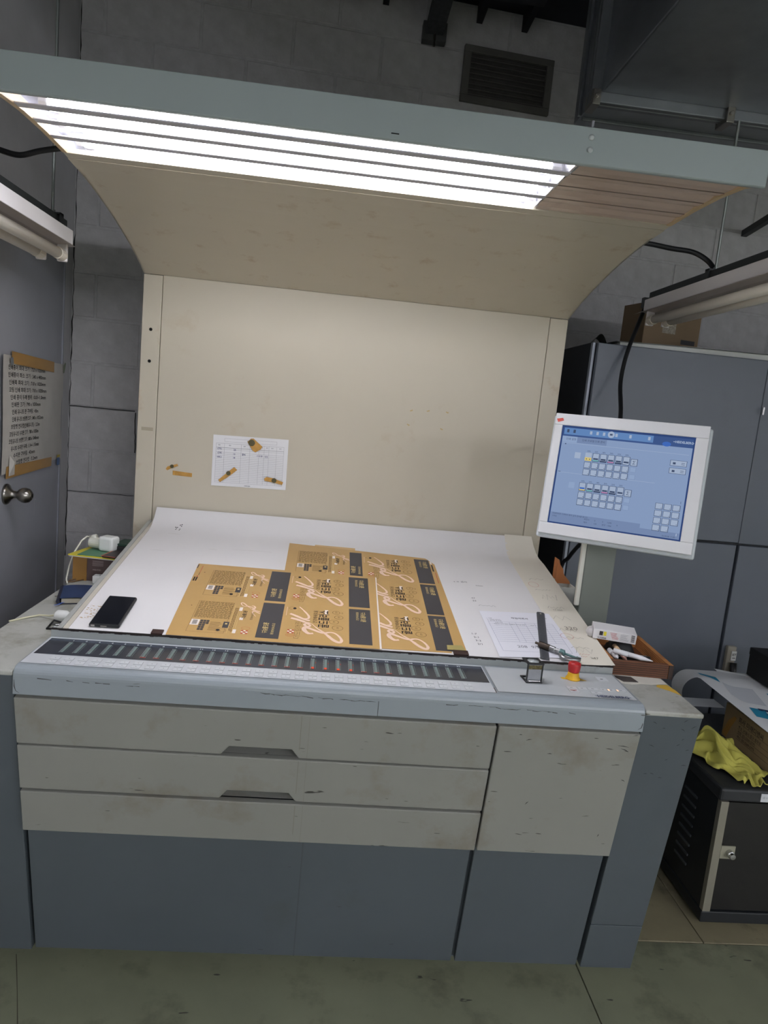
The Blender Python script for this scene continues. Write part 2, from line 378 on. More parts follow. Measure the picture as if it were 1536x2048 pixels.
chip.ribbon([(XL+.004, .878), (XL+.0045, .862), (XL+.008, .851), (XL+.016, .846)], [.0008, .0022, .0012, .0006], 0, X=xf((0, -.0006, 0), (1, 0, 0), (0, 0, 1)))
chip.ribbon([(XR-.014, .848), (XR-.006, .853), (XR-.004, .862), (XR-.004, .866)], [.0006, .002, .0022, .0006], 0, X=xf((0, -.0006, 0), (1, 0, 0), (0, 0, 1)))
chip.build('chipped_paint', mat('chip_grey', (70, 70, 68), .8), lip)['kind'] = 'stuff'
TOP = xf((0, 0, .9088), (1, 0, 0), (0, 1, 0))
MB().rect(-.062, 1.0765, .028, .208, .0004, X=TOP).build('keypad_foil', mat('foil_white', (196, 199, 203), .35, var=.03, vscale=6), lip)
MB().rect(-.057, 1.0735, .0885, .2005, .0008, X=TOP).rect(-.057, 1.0735, .182, .1985, .0010, 1, X=TOP).build('display_strip', [mat('display_dark', (54, 57, 66), .22, var=.06, vscale=5), mat('display_head', (66, 72, 84), .25)], lip)
foil = MB().rect(1.0835, 1.444, .036, .2055, .0004, X=TOP)
for a in [(1.0835, 1.444, .036, .0368), (1.0835, 1.444, .2047, .2055), (1.0835, 1.0843, .036, .2055), (1.4432, 1.444, .036, .2055)]: foil.rect(*a, .0006, 1, X=TOP)
foil.rect(1.0765, 1.0785, .028, .06, .0005, 2, X=TOP)
foil.build('button_foil', [mat('foil_grey', (188, 192, 194), .4, var=.03, vscale=7), mat('foil_line', (120, 116, 108), .6), mat('rust', (74, 48, 34), .8)], lip)
# zone displays 1..32
m_bar = mat('zone_bar', (112, 128, 124), .35); m_tick = mat('zone_tick', (176, 184, 180), .5); m_led = emis('led_red', (255, 104, 76), .7); m_num = mat('zone_number', (206, 212, 214), .5)
def gauge(i):
    x = .0325*(i-1); g = MB()
    g.rect(-.0012, .0058, .105, .176, .0012, 0, X=TOP)
    for k in range(16): g.rect(-.0042, -.0022, .104+k*.0047, .1062+k*.0047, .0012, 1, X=TOP)
    g.rect(.0085, .0093, .106, .170, .0012, 0, X=TOP)
    g.text(str(i), .0105, TOP @ Matrix.Translation((.002, .1855, .0014)), 3, 'C', offset=.01)
    if 20 <= i <= 23: g.rect(-.0012, .0058, .105, .1165, .0015, 2, X=TOP); g.rect(.0083, .0096, .143, .149, .0015, 2, X=TOP)
    elif i >= 7 and i <= 26: g.rect(-.0040, .0102, .1045, .1062, .0015, 2, X=TOP)
    o = g.build('zone_gauge', [m_bar, m_tick, m_led, m_num], lip); o.location = (x, 0, 0)
for i in range(1, 33): gauge(i)
key = None; m_key = mat('key_white', (204, 207, 210), .4); m_kd = mat('key_mark', (70, 70, 72), .6)
for row, y in enumerate((.066, .044)):
    for i in range(32):
        if key is None:
            key = MB().box(-.0105, .0105, -.0092, .0092, .0004, .0008, 2, X=TOP).box(-.0098, .0098, -.0085, .0085, .0008, .0016, 0, X=TOP).rect(-.0012, .0012, -.001, .001, .0018, 1, X=TOP).build('key', [m_key, m_kd, mat('key_edge', (158, 160, 162), .5)], lip)
            o = key
        else: o = key.copy(); C.objects.link(o)
        o.location = (.0325*i+.004, y, 0)
btm = [m_key, mat('foil_line', (120, 116, 108)), m_kd, mat('red_print', (176, 60, 52), .6), emis('led_amber', (255, 214, 180), 1.0)]
for k, (x0, y0, w, h) in enumerate([(1.277, .083, .026, .016), (1.306, .083, .024, .016), (1.333, .083, .028, .016), (1.277, .062, .026, .017), (1.333, .062, .03, .012), (1.366, .085, .018, .014), (1.386, .085, .022, .014), (1.410, .085, .026, .014), (1.385, .150, .03, .03)]):
    bt = MB().box(x0, x0+w, y0, y0+h, .0004, .0012, 0, X=TOP)
    bt.rect(x0, x0+w, y0, y0+.0007, .0014, 1, X=TOP); bt.rect(x0, x0+.0007, y0, y0+h, .0014, 1, X=TOP); bt.rect(x0+w*.35, x0+w*.6, y0+h*.45, y0+h*.6, .0014, 2, X=TOP)
    if k == 3: bt.rect(1.281, 1.298, .073, .0765, .0015, 3, X=TOP)
    if k in (6, 7): bt.rect(x0+.001, x0+.006, .086, .097, .0015, 4, X=TOP)
    bt.build('push_button', btm, lip)
MB().text('HEIDELBERG', .019, TOP @ Matrix.Translation((1.343, .0405, .0013)), 0, 'L', offset=.035, width=.082).ribbon([(1.336, .048), (1.343, .048)], .002, .0013, X=TOP).ribbon([(1.425, .048), (1.432, .048)], .002, .0013, X=TOP).build('maker_name', mat('name_blue', (52, 62, 92), .5), lip)
# emergency stop
es = MB().lathe([(.0195, 0), (.0195, .003), (.016, .006), (.0145, .016), (.0145, .02)], 24, 0, X=Matrix.Translation((1.316, .157, .9092))).lathe([(.0148, .02), (.0155, .024), (.0168, .036), (.0168, .041), (.0152, .0455), (.010, .0475), (.001, .048)], 24, 1, X=Matrix.Translation((1.316, .157, .9092))).build('emergency_stop_button', [mat('stop_yellow', (222, 170, 30), .45, stain=((130, 96, 40), .3, 40)), mat('stop_red', (176, 34, 36), .35)], lip, smooth=True)
MB().poly([(1.283, .164, .9094), (1.302, .160, .9094), (1.302, .148, .9094), (1.285, .152, .9094)]).poly([(1.330, .168, .9094), (1.343, .156, .9094), (1.352, .147, .9094), (1.338, .146, .9094), (1.326, .154, .9094)]).build('yellow_ring_tape', mat('tape_yellow', (214, 178, 40), .5), lip)
# ledge and desk
led = MB().prism([(.2173, .905), (.2173, .9275), (.236, .9306), (.236, .905)], XL, XR, YZ).build('ledge', mat('ledge_grey', (158, 163, 162), .5, var=.06, stain=((110, 108, 98), .3, 9)), con, bevel=.0015)
es_ = MB(); n = 150
for i in range(n):
    a = XL+(XR-XL)*i/n; b = XL+(XR-XL)*(i+1)/n; d = random.uniform(.0, .0022)
    es_.box(a, b, .2158, .224, .9268-d, .9298)
es_.build('edge_strip', m_rub, led)
m_desk = mat('desk_grey', (196, 196, 190), .5, var=.04)
desk = MB().box(XL+.012, XR-.008, dv(.232), dv(1.098), -.03, -.0012, X=DESK).build('sheet_desk', m_desk, con)
MB().box(-.0535, -.0405, dv(.222), dv(1.098), -.03, .0018, X=DESK).build('desk_trim', mat('trim_aluminium', (186, 188, 184), .4, .3, var=.06, vscale=20), desk, bevel=.001)
MB().box(-.0395, -.026, dv(.222), dv(1.098), -.03, .0006, X=DESK).build('desk_trim', mat('trim_tan', (196, 190, 176), .5, var=.06, vscale=12, stain=((160, 150, 130), .3, 12)), desk, bevel=.001)
MB().box(1.4435, 1.4505, dv(.222), dv(1.098), -.03, .0012, X=DESK).build('desk_trim', mat('trim_aluminium', (186, 188, 184)), desk, bevel=.001)
# adhesive stain on the paper's left edge is on the sheet itself (see below)
# backboard and posts
MB().box(-.0425, 1.4065, 1.103, 1.14, .95, 1.9805).build('backboard', m_cream, con, bevel=.001)
for x0, x1 in [(-.1126, -.0445), (1.4085, 1.478)]:
    po = MB().box(x0, x1, 1.1015, 1.15, .8966, 1.9795).build('board_post', m_post, con, bevel=.0025)
    if x0 < 0:
        for z in (1.784, 1.669): MB().lathe([(.006, 0), (.006, .001)], 12, X=xf((-.079, 1.1013, z), (1, 0, 0), (0, 0, 1), (0, -1, 0))).build('screw_hole_shade', m_hole_shade, po)  # thin dark discs, shade inside the screw holes painted on
MB().box(-.10, 1.465, 1.14, 1.17, .90, 2.0).build('board_back', m_body, con)
# lamp hood: curved sheet
prof = [(1.104, 1.981), (1.04, 2.004), (.98, 2.0225), (.90, 2.0445), (.807, 2.0655), (.73, 2.0825), (.66, 2.0955), (.58, 2.1085), (.50, 2.1185), (.43, 2.1255), (.362, 2.130)]
HL, HR = -.1126, 1.478
hs = MB().prism(prof+[(y+.003, z+.008) for y, z in prof[::-1]], HL, HR, YZ).build('hood_sheet', m_hood, con)
MB().prism([(.3605, 2.1303), (.3605, 2.142), (.327, 2.144), (.327, 2.1328)], HL+.002, HR-.002, YZ).build('hood_seam_strip', m_hood, hs)
fprof = [(.327, 2.1328), (.20, 2.1365), (.08, 2.1350), (-.02, 2.1270), (-.097, 2.1100)]
for x0, x1 in [(HL, HL+.012), (HR-.012, HR)]:
    MB().prism(fprof+[(-.097, 2.16), (.327, 2.16)], x0, x1, YZ).build('side_rim', mat('rim_tan', (192, 168, 132), .5), hs)
# top shell above the lamps (set back, so it stays below the sight line over the fascia)
tsh = [(1.12, 2.00), (.36, 2.225), (.02, 2.218), (-.085, 2.178)]
MB().prism(tsh+[(y, z+.004) for y, z in tsh[::-1]], HL, HR, YZ).build('top_shell', m_fascia, con)
for x0, x1 in [(HL+.001, HL+.005), (HR-.005, HR-.001)]:
    MB().prism(prof[:-1]+[(.36, 2.142), (-.09, 2.14), (-.085, 2.178), (.02, 2.218), (.36, 2.225), (1.12, 2.0)], x0, x1, YZ).build('side_panel', m_fascia, con)
fa = MB().prism([(-.1, 2.108), (-.1, 2.1785), (-.092, 2.1815), (-.085, 2.18), (-.085, 2.112), (-.08, 2.109), (-.096, 2.1055)], HL, HR, YZ).build('hood_fascia', m_fascia, con, bevel=.0012)
MB().box(.687, .703, -.1008, -.0995, 2.1175, 2.1195).build('slot_shade', m_hole_shade, fa)  # thin dark bar, the shade within a slot painted on the fascia
for x, z in [(1.0945, 2.159), (1.0945, 2.135)]: MB().lathe([(.006, 0), (.006, .0012), (.003, .003), (.001, .0034)], 14, X=xf((x, -.1, z), (1, 0, 0), (0, 0, 1), (0, -1, 0))).build('rivet', mat('rivet_grey', (176, 182, 182), .4), fa, smooth=True)
# light box, reflector, tubes, diffuser
m_refl = mat('reflector_aluminium', (190, 190, 196), .22, 1.)
lb = MB()
lb.strip([(.365, 2.138), (.372, 2.2), (.30, 2.213), (.263, 2.172), (.225, 2.21), (.19, 2.21), (.153, 2.172), (.118, 2.208), (.08, 2.206), (.045, 2.172), (0, 2.196), (-.075, 2.168), (-.082, 2.136)], HL+.006, 1.10, YZ)
lb.box(HL+.006, HL+.01, -.08, .37, 2.138, 2.21).box(1.098, 1.103, -.08, .37, 2.138, 2.2)
lbx = lb.build('reflector', m_refl, con)
m_tube = emis('hood_tube_light', (246, 247, 255), HOOD_POWER)
for y in (.102, .208, .318):
    lt = MB().tube([(-.055, y, 2.164), (1.07, y, 2.164)], .016, 12).build('fluorescent_tube', m_tube, con, smooth=True)
    for x in (-.075, 1.072): MB().tube([(x, y, 2.164), (x+.022, y, 2.164)], .0138, 10).build('tube_cap', mat('cap_metal', (190, 190, 190), .4, .6), lt)
def m_diffuser():
    m = bpy.data.materials.new('diffuser_plastic'); m.use_nodes = True; nt = m.node_tree; N = nt.nodes; L = nt.links; N.clear()
    o = N.new('ShaderNodeOutputMaterial'); t = N.new('ShaderNodeBsdfTransparent'); g = N.new('ShaderNodeBsdfGlossy'); tr = N.new('ShaderNodeBsdfTranslucent')
    t.inputs[0].default_value = (.93, .92, .91, 1); g.inputs['Roughness'].default_value = .12; g.inputs[0].default_value = (.8, .8, .8, 1); tr.inputs[0].default_value = (.9, .89, .88, 1)
    fr = N.new('ShaderNodeFresnel'); fr.inputs[0].default_value = 1.45
    a = N.new('ShaderNodeMixShader'); b = N.new('ShaderNodeMixShader')
    a.inputs[0].default_value = .05; L.new(t.outputs[0], a.inputs[1]); L.new(tr.outputs[0], a.inputs[2])
    L.new(fr.outputs[0], b.inputs[0]); L.new(a.outputs[0], b.inputs[1]); L.new(g.outputs[0], b.inputs[2]); L.new(b.outputs[0], o.inputs[0])
    return m
md = m_diffuser()
def m_ridge():
    m = bpy.data.materials.new('diffuser_ridge_plastic'); m.use_nodes = True; N = m.node_tree.nodes; L = m.node_tree.links; N.clear()
    o = N.new('ShaderNodeOutputMaterial'); d = N.new('ShaderNodeBsdfDiffuse'); t = N.new('ShaderNodeBsdfTranslucent'); x = N.new('ShaderNodeMixShader')
    d.inputs[0].default_value = (.55, .54, .56, 1); t.inputs[0].default_value = (.75, .74, .78, 1); x.inputs[0].default_value = .045
    L.new(d.outputs[0], x.inputs[1]); L.new(t.outputs[0], x.inputs[2]); L.new(x.outputs[0], o.inputs[0]); return m
mrd = m_ridge()
def dz(y):
    for (y0, z0), (y1, z1) in zip(fprof[:-1], fprof[1:]):
        if y1 <= y <= y0: return z0+(z1-z0)*(y-y0)/(y1-y0)
    return 2.11
ds_ = [.327, .232, .137, .045, -.083]
for a, b in zip(ds_[:-1], ds_[1:]):
    ys = [a-.001+(b-a+.002)*i/4 for i in range(5)]
    dp = MB().strip([(y, dz(y)+.003) for y in ys], 1.103, HL+.012, YZ).build('diffuser_panel', md, con)
    MB().box(HL+.012, 1.10, b-.012, b+.012, dz(b)+.001, dz(b)+.0035).build('diffuser_ridge', mrd, dp)
m_blank = mat('blank_tan', (196, 176, 162), .22, var=.08, vscale=4, stain=((140, 116, 108), .5, 3)); m_bl = mat('blank_line', (120, 104, 96), .4)
for a, b in zip(ds_[:-1], ds_[1:]):
    ys = [a-.001+(b-a+.002)*i/4 for i in range(5)]
    bc_ = MB().strip([(y, dz(y)+.003+.004*(i == 2)) for i, y in enumerate(ys)], HR-.012, 1.1035, YZ).build('blank_cover', m_blank, con)
    MB().box(1.1035, HR-.012, b-.001, b+.001, dz(b)+.0015, dz(b)+.004).build('cover_ridge', m_bl, bc_)
# registration stops on the ledge
for x0, x1 in [(.187, .217), (1.0, 1.042)]:
    MB().box(x0, x1, dv(.2205), dv(.242), 0, .006, X=DESK).build('sheet_stop', mat('stop_brown', (58, 38, 34), .5), con, bevel=.001)

# ================================================================== monitor on its post
mo = thing('touch_monitor', 'white framed touch screen monitor showing a blue menu, on a grey post', 'monitor', (1.535, .63, .8966), world=True)
ya, pi_ = -.4673, .1923
mx = Vector((math.cos(ya), math.sin(ya), 0)); mn = Vector((math.sin(ya)*math.cos(pi_), -math.cos(ya)*math.cos(pi_), math.sin(pi_)))
MX = xf((1.4724, .4076, 1.4309), mx, mn.cross(mx), mn)       # local x right, y up, z toward viewer
m_mon = mat('monitor_white', (214, 214, 216), .4, var=.02, vscale=5, stain=((196, 190, 176), .12, 8)); m_monb = mat('monitor_back', (192, 198, 202), .45)
hw, hh = .188, .1505
bz = MB()
ow0, ow1, oh0, oh1 = -.212, .222, -.184, .186
for a in [(ow0, ow1, hh, oh1), (ow0, ow1, oh0, -hh), (ow0, -hw, -hh, hh), (hw, ow1, -hh, hh)]: bz.box(a[0], a[1], a[2], a[3], -.012, .006, X=MX)
bz.build('bezel', m_mon, mo, bevel=.002)
MB().box(-.219, .231, -.196, .183, -.055, -.012, X=MX).build('housing', m_monb, mo, bevel=.006)
MB().box(-.13, .14, -.13, .13, -.095, -.055, X=MX).build('rear_cover', m_monb, mo, bevel=.015)
m_scr = emis('screen_blue', (146, 168, 206), .72)
sc = MB().rect(-hw, hw, -hh, hh, 0, X=MX).build('screen', m_scr, mo)
U = MB(); ux = lambda u: -hw+2*hw*u; uy = lambda v: hh-2*hh*v
def ur(u0, u1, v0, v1, mi, z=.0006): U.rect(ux(u0), ux(u1), uy(v1), uy(v0), z, mi, X=MX)
def ut(s, u, v, size, mi, al='L', z=.0014, **k): U.text(s, size, MX @ Matrix.Translation((ux(u), uy(v), z)), mi, al, **k)
cols = [((70, 96, 150), .7), ((104, 142, 196), .75), ((152, 174, 210), .75), ((126, 146, 184), .75), ((74, 88, 118), .7), ((226, 206, 128), .75), ((116, 188, 192), .75), ((190, 128, 176), .75), ((172, 188, 214), .75), ((176, 192, 218), .8), ((60, 84, 140), .6), ((70, 112, 196), .75), ((96, 150, 216), .75)]
um = [emis('ui_%d' % i, c, s) for i, (c, s) in enumerate(cols)]
ur(0, 1, 0, .105, 0); ur(.02, .70, .02, .088, 1, .0009); ur(0, 1, 0, .018, 10, .0008); ur(0, .012, 0, 1, 10, .0008); ur(.988, 1, 0, 1, 10, .0008); ur(0, 1, .985, 1, 10, .0008)
for u in (.05, .10, .23, .28, .33, .425, .53, .67): ur(u-.009, u+.009, .035, .068, 4 if u < .15 else 8, .0012)
U.disc(ux(.385), uy(.05), .010, .010, .0012, 8, X=MX); ur(.375, .395, .042, .058, 4, .0015)
U.disc(ux(.80), uy(.088), .012, .007, .0011, 11, X=MX)
ut('HEIDELBERG', .86, .068, .0095, 9, offset=.02, width=.048); ur(.845, .857, .055, .06, 9, .0013); ur(.992-.008, .992, .055, .06, 9, .0013)
ur(.015, .13, .105, .165, 2, .0009); ur(.13, .36, .105, .165, 3, .0009)
ut('인쇄 설정', .045, .142, .0075, 4); ut('인쇄 프로필', .17, .142, .0075, 4); ut('인쇄 준비', .27, .142, .0075, 4); ur(.04, .05, .18, .19, 4, .0012)
ur(.02, .97, .172, .174, 9, .0009)
def cells(u0, v0, sel):
    accent = [5, 6, 4, 7, 4, 9]
    ur(u0-.085, u0-.04, v0+.005, v0+.065, 2 if sel else 8, .0012)
    for i in range(6):
        u = u0+i*.058
        ut('%d%%' % [20, 16, 18, 30, 25, 20][i], u+.021, v0-.012, .006, 4, 'C')
        for rrow in range(3):
            v = v0+(0 if rrow == 0 else .022+rrow*.072)
            h = .075 if rrow == 0 else .055
            ur(u-.003, u+.049, v-.004, v+h+.005, 4, .0009); ur(u, u+.045, v, v+h, 8, .0012)
            if rrow == 0:
                ur(u+.004, u+.041, v+h*.6, v+h*.82, 4 if (i or not sel) else 11, .0014); ur(u, u+.045, v+h*.86, v+h, accent[i], .0014)
            else: ur(u+.036, u+.042, v+h*.75, v+h*.85, 4, .0014)
    u = u0+6*.058; ur(u-.003, u+.049, v0+.012, v0+.082, 4, .0009); ur(u, u+.045, v0+.016, v0+.078, 8, .0012); ut('Σ', u+.0225, v0+.065, .014, 4, 'C')
    for k in (1, 2): ur(u, u+.045, v0+.022+k*.072, v0+.07+k*.072, 3, .0009); ur(u+.002, u+.043, v0+.024+k*.072, v0+.068+k*.072, 2, .0011)
cells(.215, .255, False); cells(.205, .56, True); ur(.212, .263, .252, .30, 8, .0013); ur(.212, .263, .30, .334, 5, .0015); ur(.222, .229, .312, .322, 4, .0017); ur(.246, .253, .312, .322, 4, .0017)
ur(.02, .76, .475, .477, 9, .0009); ur(.02, .04, .468, .473, 4, .001)
for v in (.235, .31): ur(.845, .965, v, v+.055, 4, .0009); ur(.848, .962, v+.003, v+.052, 8, .0012); ur(.865, .885, v+.02, v+.04, 4, .0014); ur(.925, .95, v+.02, v+.024, 4, .0014); ur(.925, .95, v+.035, v+.039, 4, .0014)
ut('1', .962, .645, .010, 4)
for rr in range(4):
    for cc in range(3):
        if rr == 3 and cc == 2: continue
        u = .79+cc*.062; v = .665+rr*.07
        ur(u-.003, u+.052, v-.003, v+.056, 4, .0009); ur(u, u+.048, v, v+.052, 8, .0012); ur(u+.038, u+.043, v+.04, v+.045, 4, .0014)
ur(.015, .985, .925, .985, 3, .0008); ur(.015, .70, .885, .925, 3, .00075)
ut('인쇄하려면 기계에서 용지 급지 준비를 합니다', .03, .905, .0055, 4); ut('시작됨', .03, .93, .005, 4)
for u, v, s in [(.28, .925, '회전수'), (.28, .955, '매수'), (.36, .925, '0'), (.36, .955, '120'), (.42, .925, '0'), (.42, .955, '분당'), (.46, .925, '1,645'), (.46, .955, '1.066'), (.53, .94, '0')]: ut(s, u, v, .006, 4)
ut('26.09.08 17:00', .865, .975, .006, 4); ur(.962, .968, .93, .955, 9, .001)
U.build('screen_graphics', um, sc)
MB().poly([(-.208, .168, .0065), (-.19, .172, .0065), (-.186, .164, .0065), (-.203, .158, .0065)], X=MX).build('red_mark', mat('red_tape', (206, 82, 70), .6), mo)
# post and bracket
MB().box(1.478, 1.580, .60, .66, .8966, 1.34).build('post', mat('post_grey', (116, 121, 115), .45, var=.05, stain=((102, 105, 99), .25, 6)), mo, bevel=.004)
MB().box(1.4625, 1.4775, .598, .612, .995, 1.33).build('cable_cover', mat('cover_light', (214, 213, 203), .45), mo, bevel=.003)
MB().box(1.485, 1.565, .44, .62, 1.30, 1.42).build('tilt_bracket', m_monb, mo, bevel=.01)
# ================================================================== white sheets on the desk
m_paper = mat('paper_white', (226, 224, 224), .65, var=.015, vscale=3, stain=((206, 200, 194), .10, 4))
m_paper2 = mat('paper_ivory', (228, 222, 208), .65, var=.02, vscale=3)
def rise(y):   # the sheets climb the backboard behind the desk
    return 0 if y < .98 else .10*((y-.98)/.115)**2.2*.55
def sheet_pt(x, y, h=0):
    yy = min(y, 1.10); z = .9287+SL*(yy-.2173)+h+(rise(yy) if yy > .98 else 0)
    return (x, yy-.0, z)
ws = MB().grid(30, 26, lambda u, v: (lambda x, y: sheet_pt(x, y, .0012+.0006*math.sin(u*9+v*5)))(-.024+u*(1.36+.005*math.sin(v*3)), .2205+v*.874)).build('white_sheet', m_paper, smooth=True)
tag(ws, 'large white backing sheet spread over the sloping desk', 'paper sheet')
mk = MB()
for x, y, l, a in [(.085, .345, .012, .5), (.03, .80, .05, .02), (.30, .86, .14, .02), (.22, .845, .03, .1), (.05, .97, .05, -.05), (.95, .56, .03, .1)]:
    mk.ribbon([(x, y), (x+l*.5, y+l*.5*a+.002), (x+l, y+l*a)], [.0006, .0015, .0006], 0, X=Matrix(((1,0,0,0),(0,1,0,0),(0,SL,1,.9287-.2173*SL+.0022),(0,0,0,1))))
mk.build('pencil_smudges', mat('smudge', (186, 180, 176), .8), ws)
mk = MB(); DS = Matrix(((1,0,0,0),(0,1,0,0),(0,SL,1,.9287-.2173*SL),(0,0,0,1)))   # desk point by x, y, height
for i in range(9): x, y = random.uniform(.055, .088), random.uniform(1.0, 1.035); mk.add([Vector(sheet_pt(x+dx, y+dy, .003)) for dx, dy in ((0, 0), (.004, .001), (.005, .004), (.001, .005))], [(0,1,2,3)])
mk.build('ink_specks', mat('ink_black', (30, 26, 24), .8), ws)
mk = MB()
for i in range(60):
    x, y = random.uniform(-.02, .02), random.uniform(.28, .36); s = random.uniform(.001, .004)
    mk.poly([(x, y, .0022), (x+s*1.5, y, .0022), (x+s*1.2, y+s, .0022), (x-.2*s, y+s*.8, .0022)], X=DS)
mk.build('glue_residue', mat('glue_tan', (186, 160, 122), .8), ws)
ss = MB().grid(8, 30, lambda u, v: (lambda x, y: sheet_pt(x, y, .0026+.004*u*u*(1-v)))(1.335-.005*v+u*(.1185+.012*v-.02*max(0, v-.85)/.15*u), .2125+v*.885)).build('white_sheet', m_paper2, smooth=True)
tag(ss, 'ivory sheet with pencil scribbles along the right edge of the desk', 'paper sheet')
def squig(mb, x, y, n, w, h, X, mi=0, t=.0012, z=.006):
    pts = [(x+w*i/n, y+(h if i % 2 else 0)+random.uniform(-.3, .3)*h) for i in range(n+1)]; mb.ribbon(pts, t, z, mi, X=X)
sq = MB()
for y, n, h in [(.79, 5, .01), (.70, 9, .008), (.63, 7, .03), (.56, 8, .012), (.48, 4, .028), (.40, 7, .02), (.36, 6, .006), (.30, 6, .008), (.27, 5, .03)]:
    squig(sq, 1.352+random.uniform(0, .012), y, n, .055, h, DS)
sq.ring(1.362, .745, .018, .022, .001, .006, 1, X=DS); sq.ring(1.365, .37, .02, .018, .001, .006, 1, X=DS)
squig(sq, 1.368, .262, 7, .03, .006, DS, 1); squig(sq, 1.368, .25, 6, .02, .005, DS, 1)
sq.text('320', .028, DS @ Matrix.Translation((1.375, .415, .006)), 0); sq.text('17.200', .012, DS @ Matrix.Translation((1.376, .545, .006)), 0); sq.text('247', .016, DS @ Matrix.Translation((1.395, .242, .006)), 0)
sq.build('pencil_scribbles', [mat('pencil_grey', (140, 134, 124), .8), mat('pencil_red', (196, 112, 100), .8)], ss)
nt_ = MB()
for x, y, s in [(1.075, .72, 'a ㄹ'), (1.10, .722, '급지'), (1.15, .70, '1mm'), (1.115, .595, '47'), (1.116, .575, '23'), (1.073, .345, '1-7'), (1.075, .325, '2-1'), (1.077, .305, '3-2'), (1.079, .285, '2/1')]:
    nt_.text(s, .013, DS @ Matrix.Translation((x, y, .0032)), 0)
squig(nt_, 1.13, .545, 8, .055, .006, DS, 0, .001, .0032)
nt_.build('handwritten_notes', mat('ball_pen', (60, 58, 66), .8), ws)

# ================================================================== gold printed sheets
m_gold = mat('gold_board', (196, 158, 98), .38, .0, var=.05, vscale=5); m_pk = mat('print_pink', (238, 206, 184), .5); m_bk = mat('print_black', (40, 36, 38), .5); m_ch = mat('print_charcoal', (66, 64, 68), .45)
m_br = mat('print_brown', (112, 86, 48), .5); m_rd = mat('print_red', (196, 70, 64), .5); m_wh = mat('print_white', (240, 230, 222), .5); m_or = mat('print_orange', (196, 118, 66), .5); m_yl = mat('print_gold', (216, 190, 126), .45)
PM = [m_pk, m_bk, m_ch, m_br, m_rd, m_wh, m_or, m_yl]
GOLD = {'g': ([(-.1,.046),(-.113,.044),(-.124,.058),(-.127,.071),(-.122,.079),(-.109,.072),(-.096,.064),(-.083,.056),(-.07,.052),(-.055,.058),(-.041,.055),(-.028,.038),(-.021,.017),(-.025,.005),(-.035,.007),(-.049,.022),(-.062,.042),(-.076,.061),(-.087,.073),(-.097,.087),(-.105,.1),(-.109,.104)],
    [.008,.011,.013,.013,.011,.009,.009,.009,.008,.006,.006,.007,.009,.011,.011,.010,.008,.006,.004,.0025,.0025,.003]),
    'o': ([(-.11,.087),(-.121,.085),(-.127,.095),(-.122,.101),(-.112,.095),(-.111,.088)], [.008,.008,.008,.007,.007,.007]),
    'l': ([(-.168,.13),(-.155,.126),(-.139,.118),(-.126,.11),(-.11,.104)], [.010,.011,.010,.008,.005]),
    'd': ([(-.172,.158),(-.156,.147),(-.136,.132),(-.125,.125),(-.113,.121)], [.009,.010,.009,.009,.006]),
    'e': ([(-.131,.131),(-.119,.134),(-.117,.145),(-.121,.159),(-.135,.186),(-.148,.207)], [.006,.007,.007,.006,.004,.002])}
def gold_word(mb, ox, oy, k=1., flip=False, mi=0, z=.0006, X=None):
    for p, w in GOLD.values():
        s = -k if flip else k
        q = []
        for i in range(len(p)-1):      # Catmull-Rom smoothing
            p0, p1, p2, p3 = p[max(i-1, 0)], p[i], p[i+1], p[min(i+2, len(p)-1)]
            for t in (0, .33, .66):
                q.append(tuple(.5*((2*p1[a])+(-p0[a]+p2[a])*t+(2*p0[a]-5*p1[a]+4*p2[a]-p3[a])*t*t+(-p0[a]+3*p1[a]-3*p2[a]+p3[a])*t**3) for a in (0, 1)))
        q.append(p[-1])
        ww = [w[min(i//3, len(w)-1)]*k for i in range(len(q))]
        mb.ribbon([(ox+a*s, oy+b*s) for a, b in q], ww, z, mi, X=X)
def CCW(x, y, z=.0008): return xf((x, y, z), (0, 1, 0), (-1, 0, 0))
def CW(x, y, z=.0008): return xf((x, y, z), (0, -1, 0), (1, 0, 0))
def front_cell(mb, ox, oy, xmin=-1e9):
    """front face of the printed box, reading upward; ox, oy = lower left corner of its dark side panel"""
    gold_word(mb, ox, oy)
    T = lambda x, y, z=.0009: CCW(ox+x, oy+y, z)
    mb.text('골드플러스', .034, T(-.061, .083), 1, offset=.018, width=.108); mb.text('건강에새로움', .014, T(-.093, .108), 1, width=.08)
    for cx, cy, a in [(-.038, .184, .8), (-.03, .154, .9), (-.044, .123, .98), (-.033, .087, 1.1)]:
        mb.ring(ox+cx, oy+cy, .0145*a, .0135*a, .0012, .0007, 3); mb.text('간편', .007, T(cx+.003, cy-.006), 3)
    mb.box(ox-.072, ox-.062, oy+.17, oy+.197, .0004, .0007, 5); mb.text('500', .006, T(-.064, .176, .0011), 3)
    mb.text('효능', .006, T(-.018, .178), 3)
    if ox-.168 > xmin:
        mb.text('더드림어린', .022, T(-.136, .01, .0007), 3, offset=-.012, width=.10)
        mb.ring(ox-.167, oy+.194, .0105, .0095, .0008, .0007, 3); mb.disc(ox-.161, oy+.194, .005, .006, .0008, 1)
        mb.ribbon([(ox-.183, oy+.145), (ox-.183, oy+.20)], .0012, .0007, 0)
        for i in range(3):
            for j in range(3):
                mb.rect(ox-.172+i*.0065, ox-.167+i*.0065, oy+.038+j*.0075, oy+.0438+j*.0075, .0009, 5 if (i+j) % 2 else 4)
        mb.ring(ox-.163, oy+.027, .0125, .0085, .0012, .0007, 6); mb.ring(ox-.163, oy+.027, .008, .005, .001, .0007, 6)
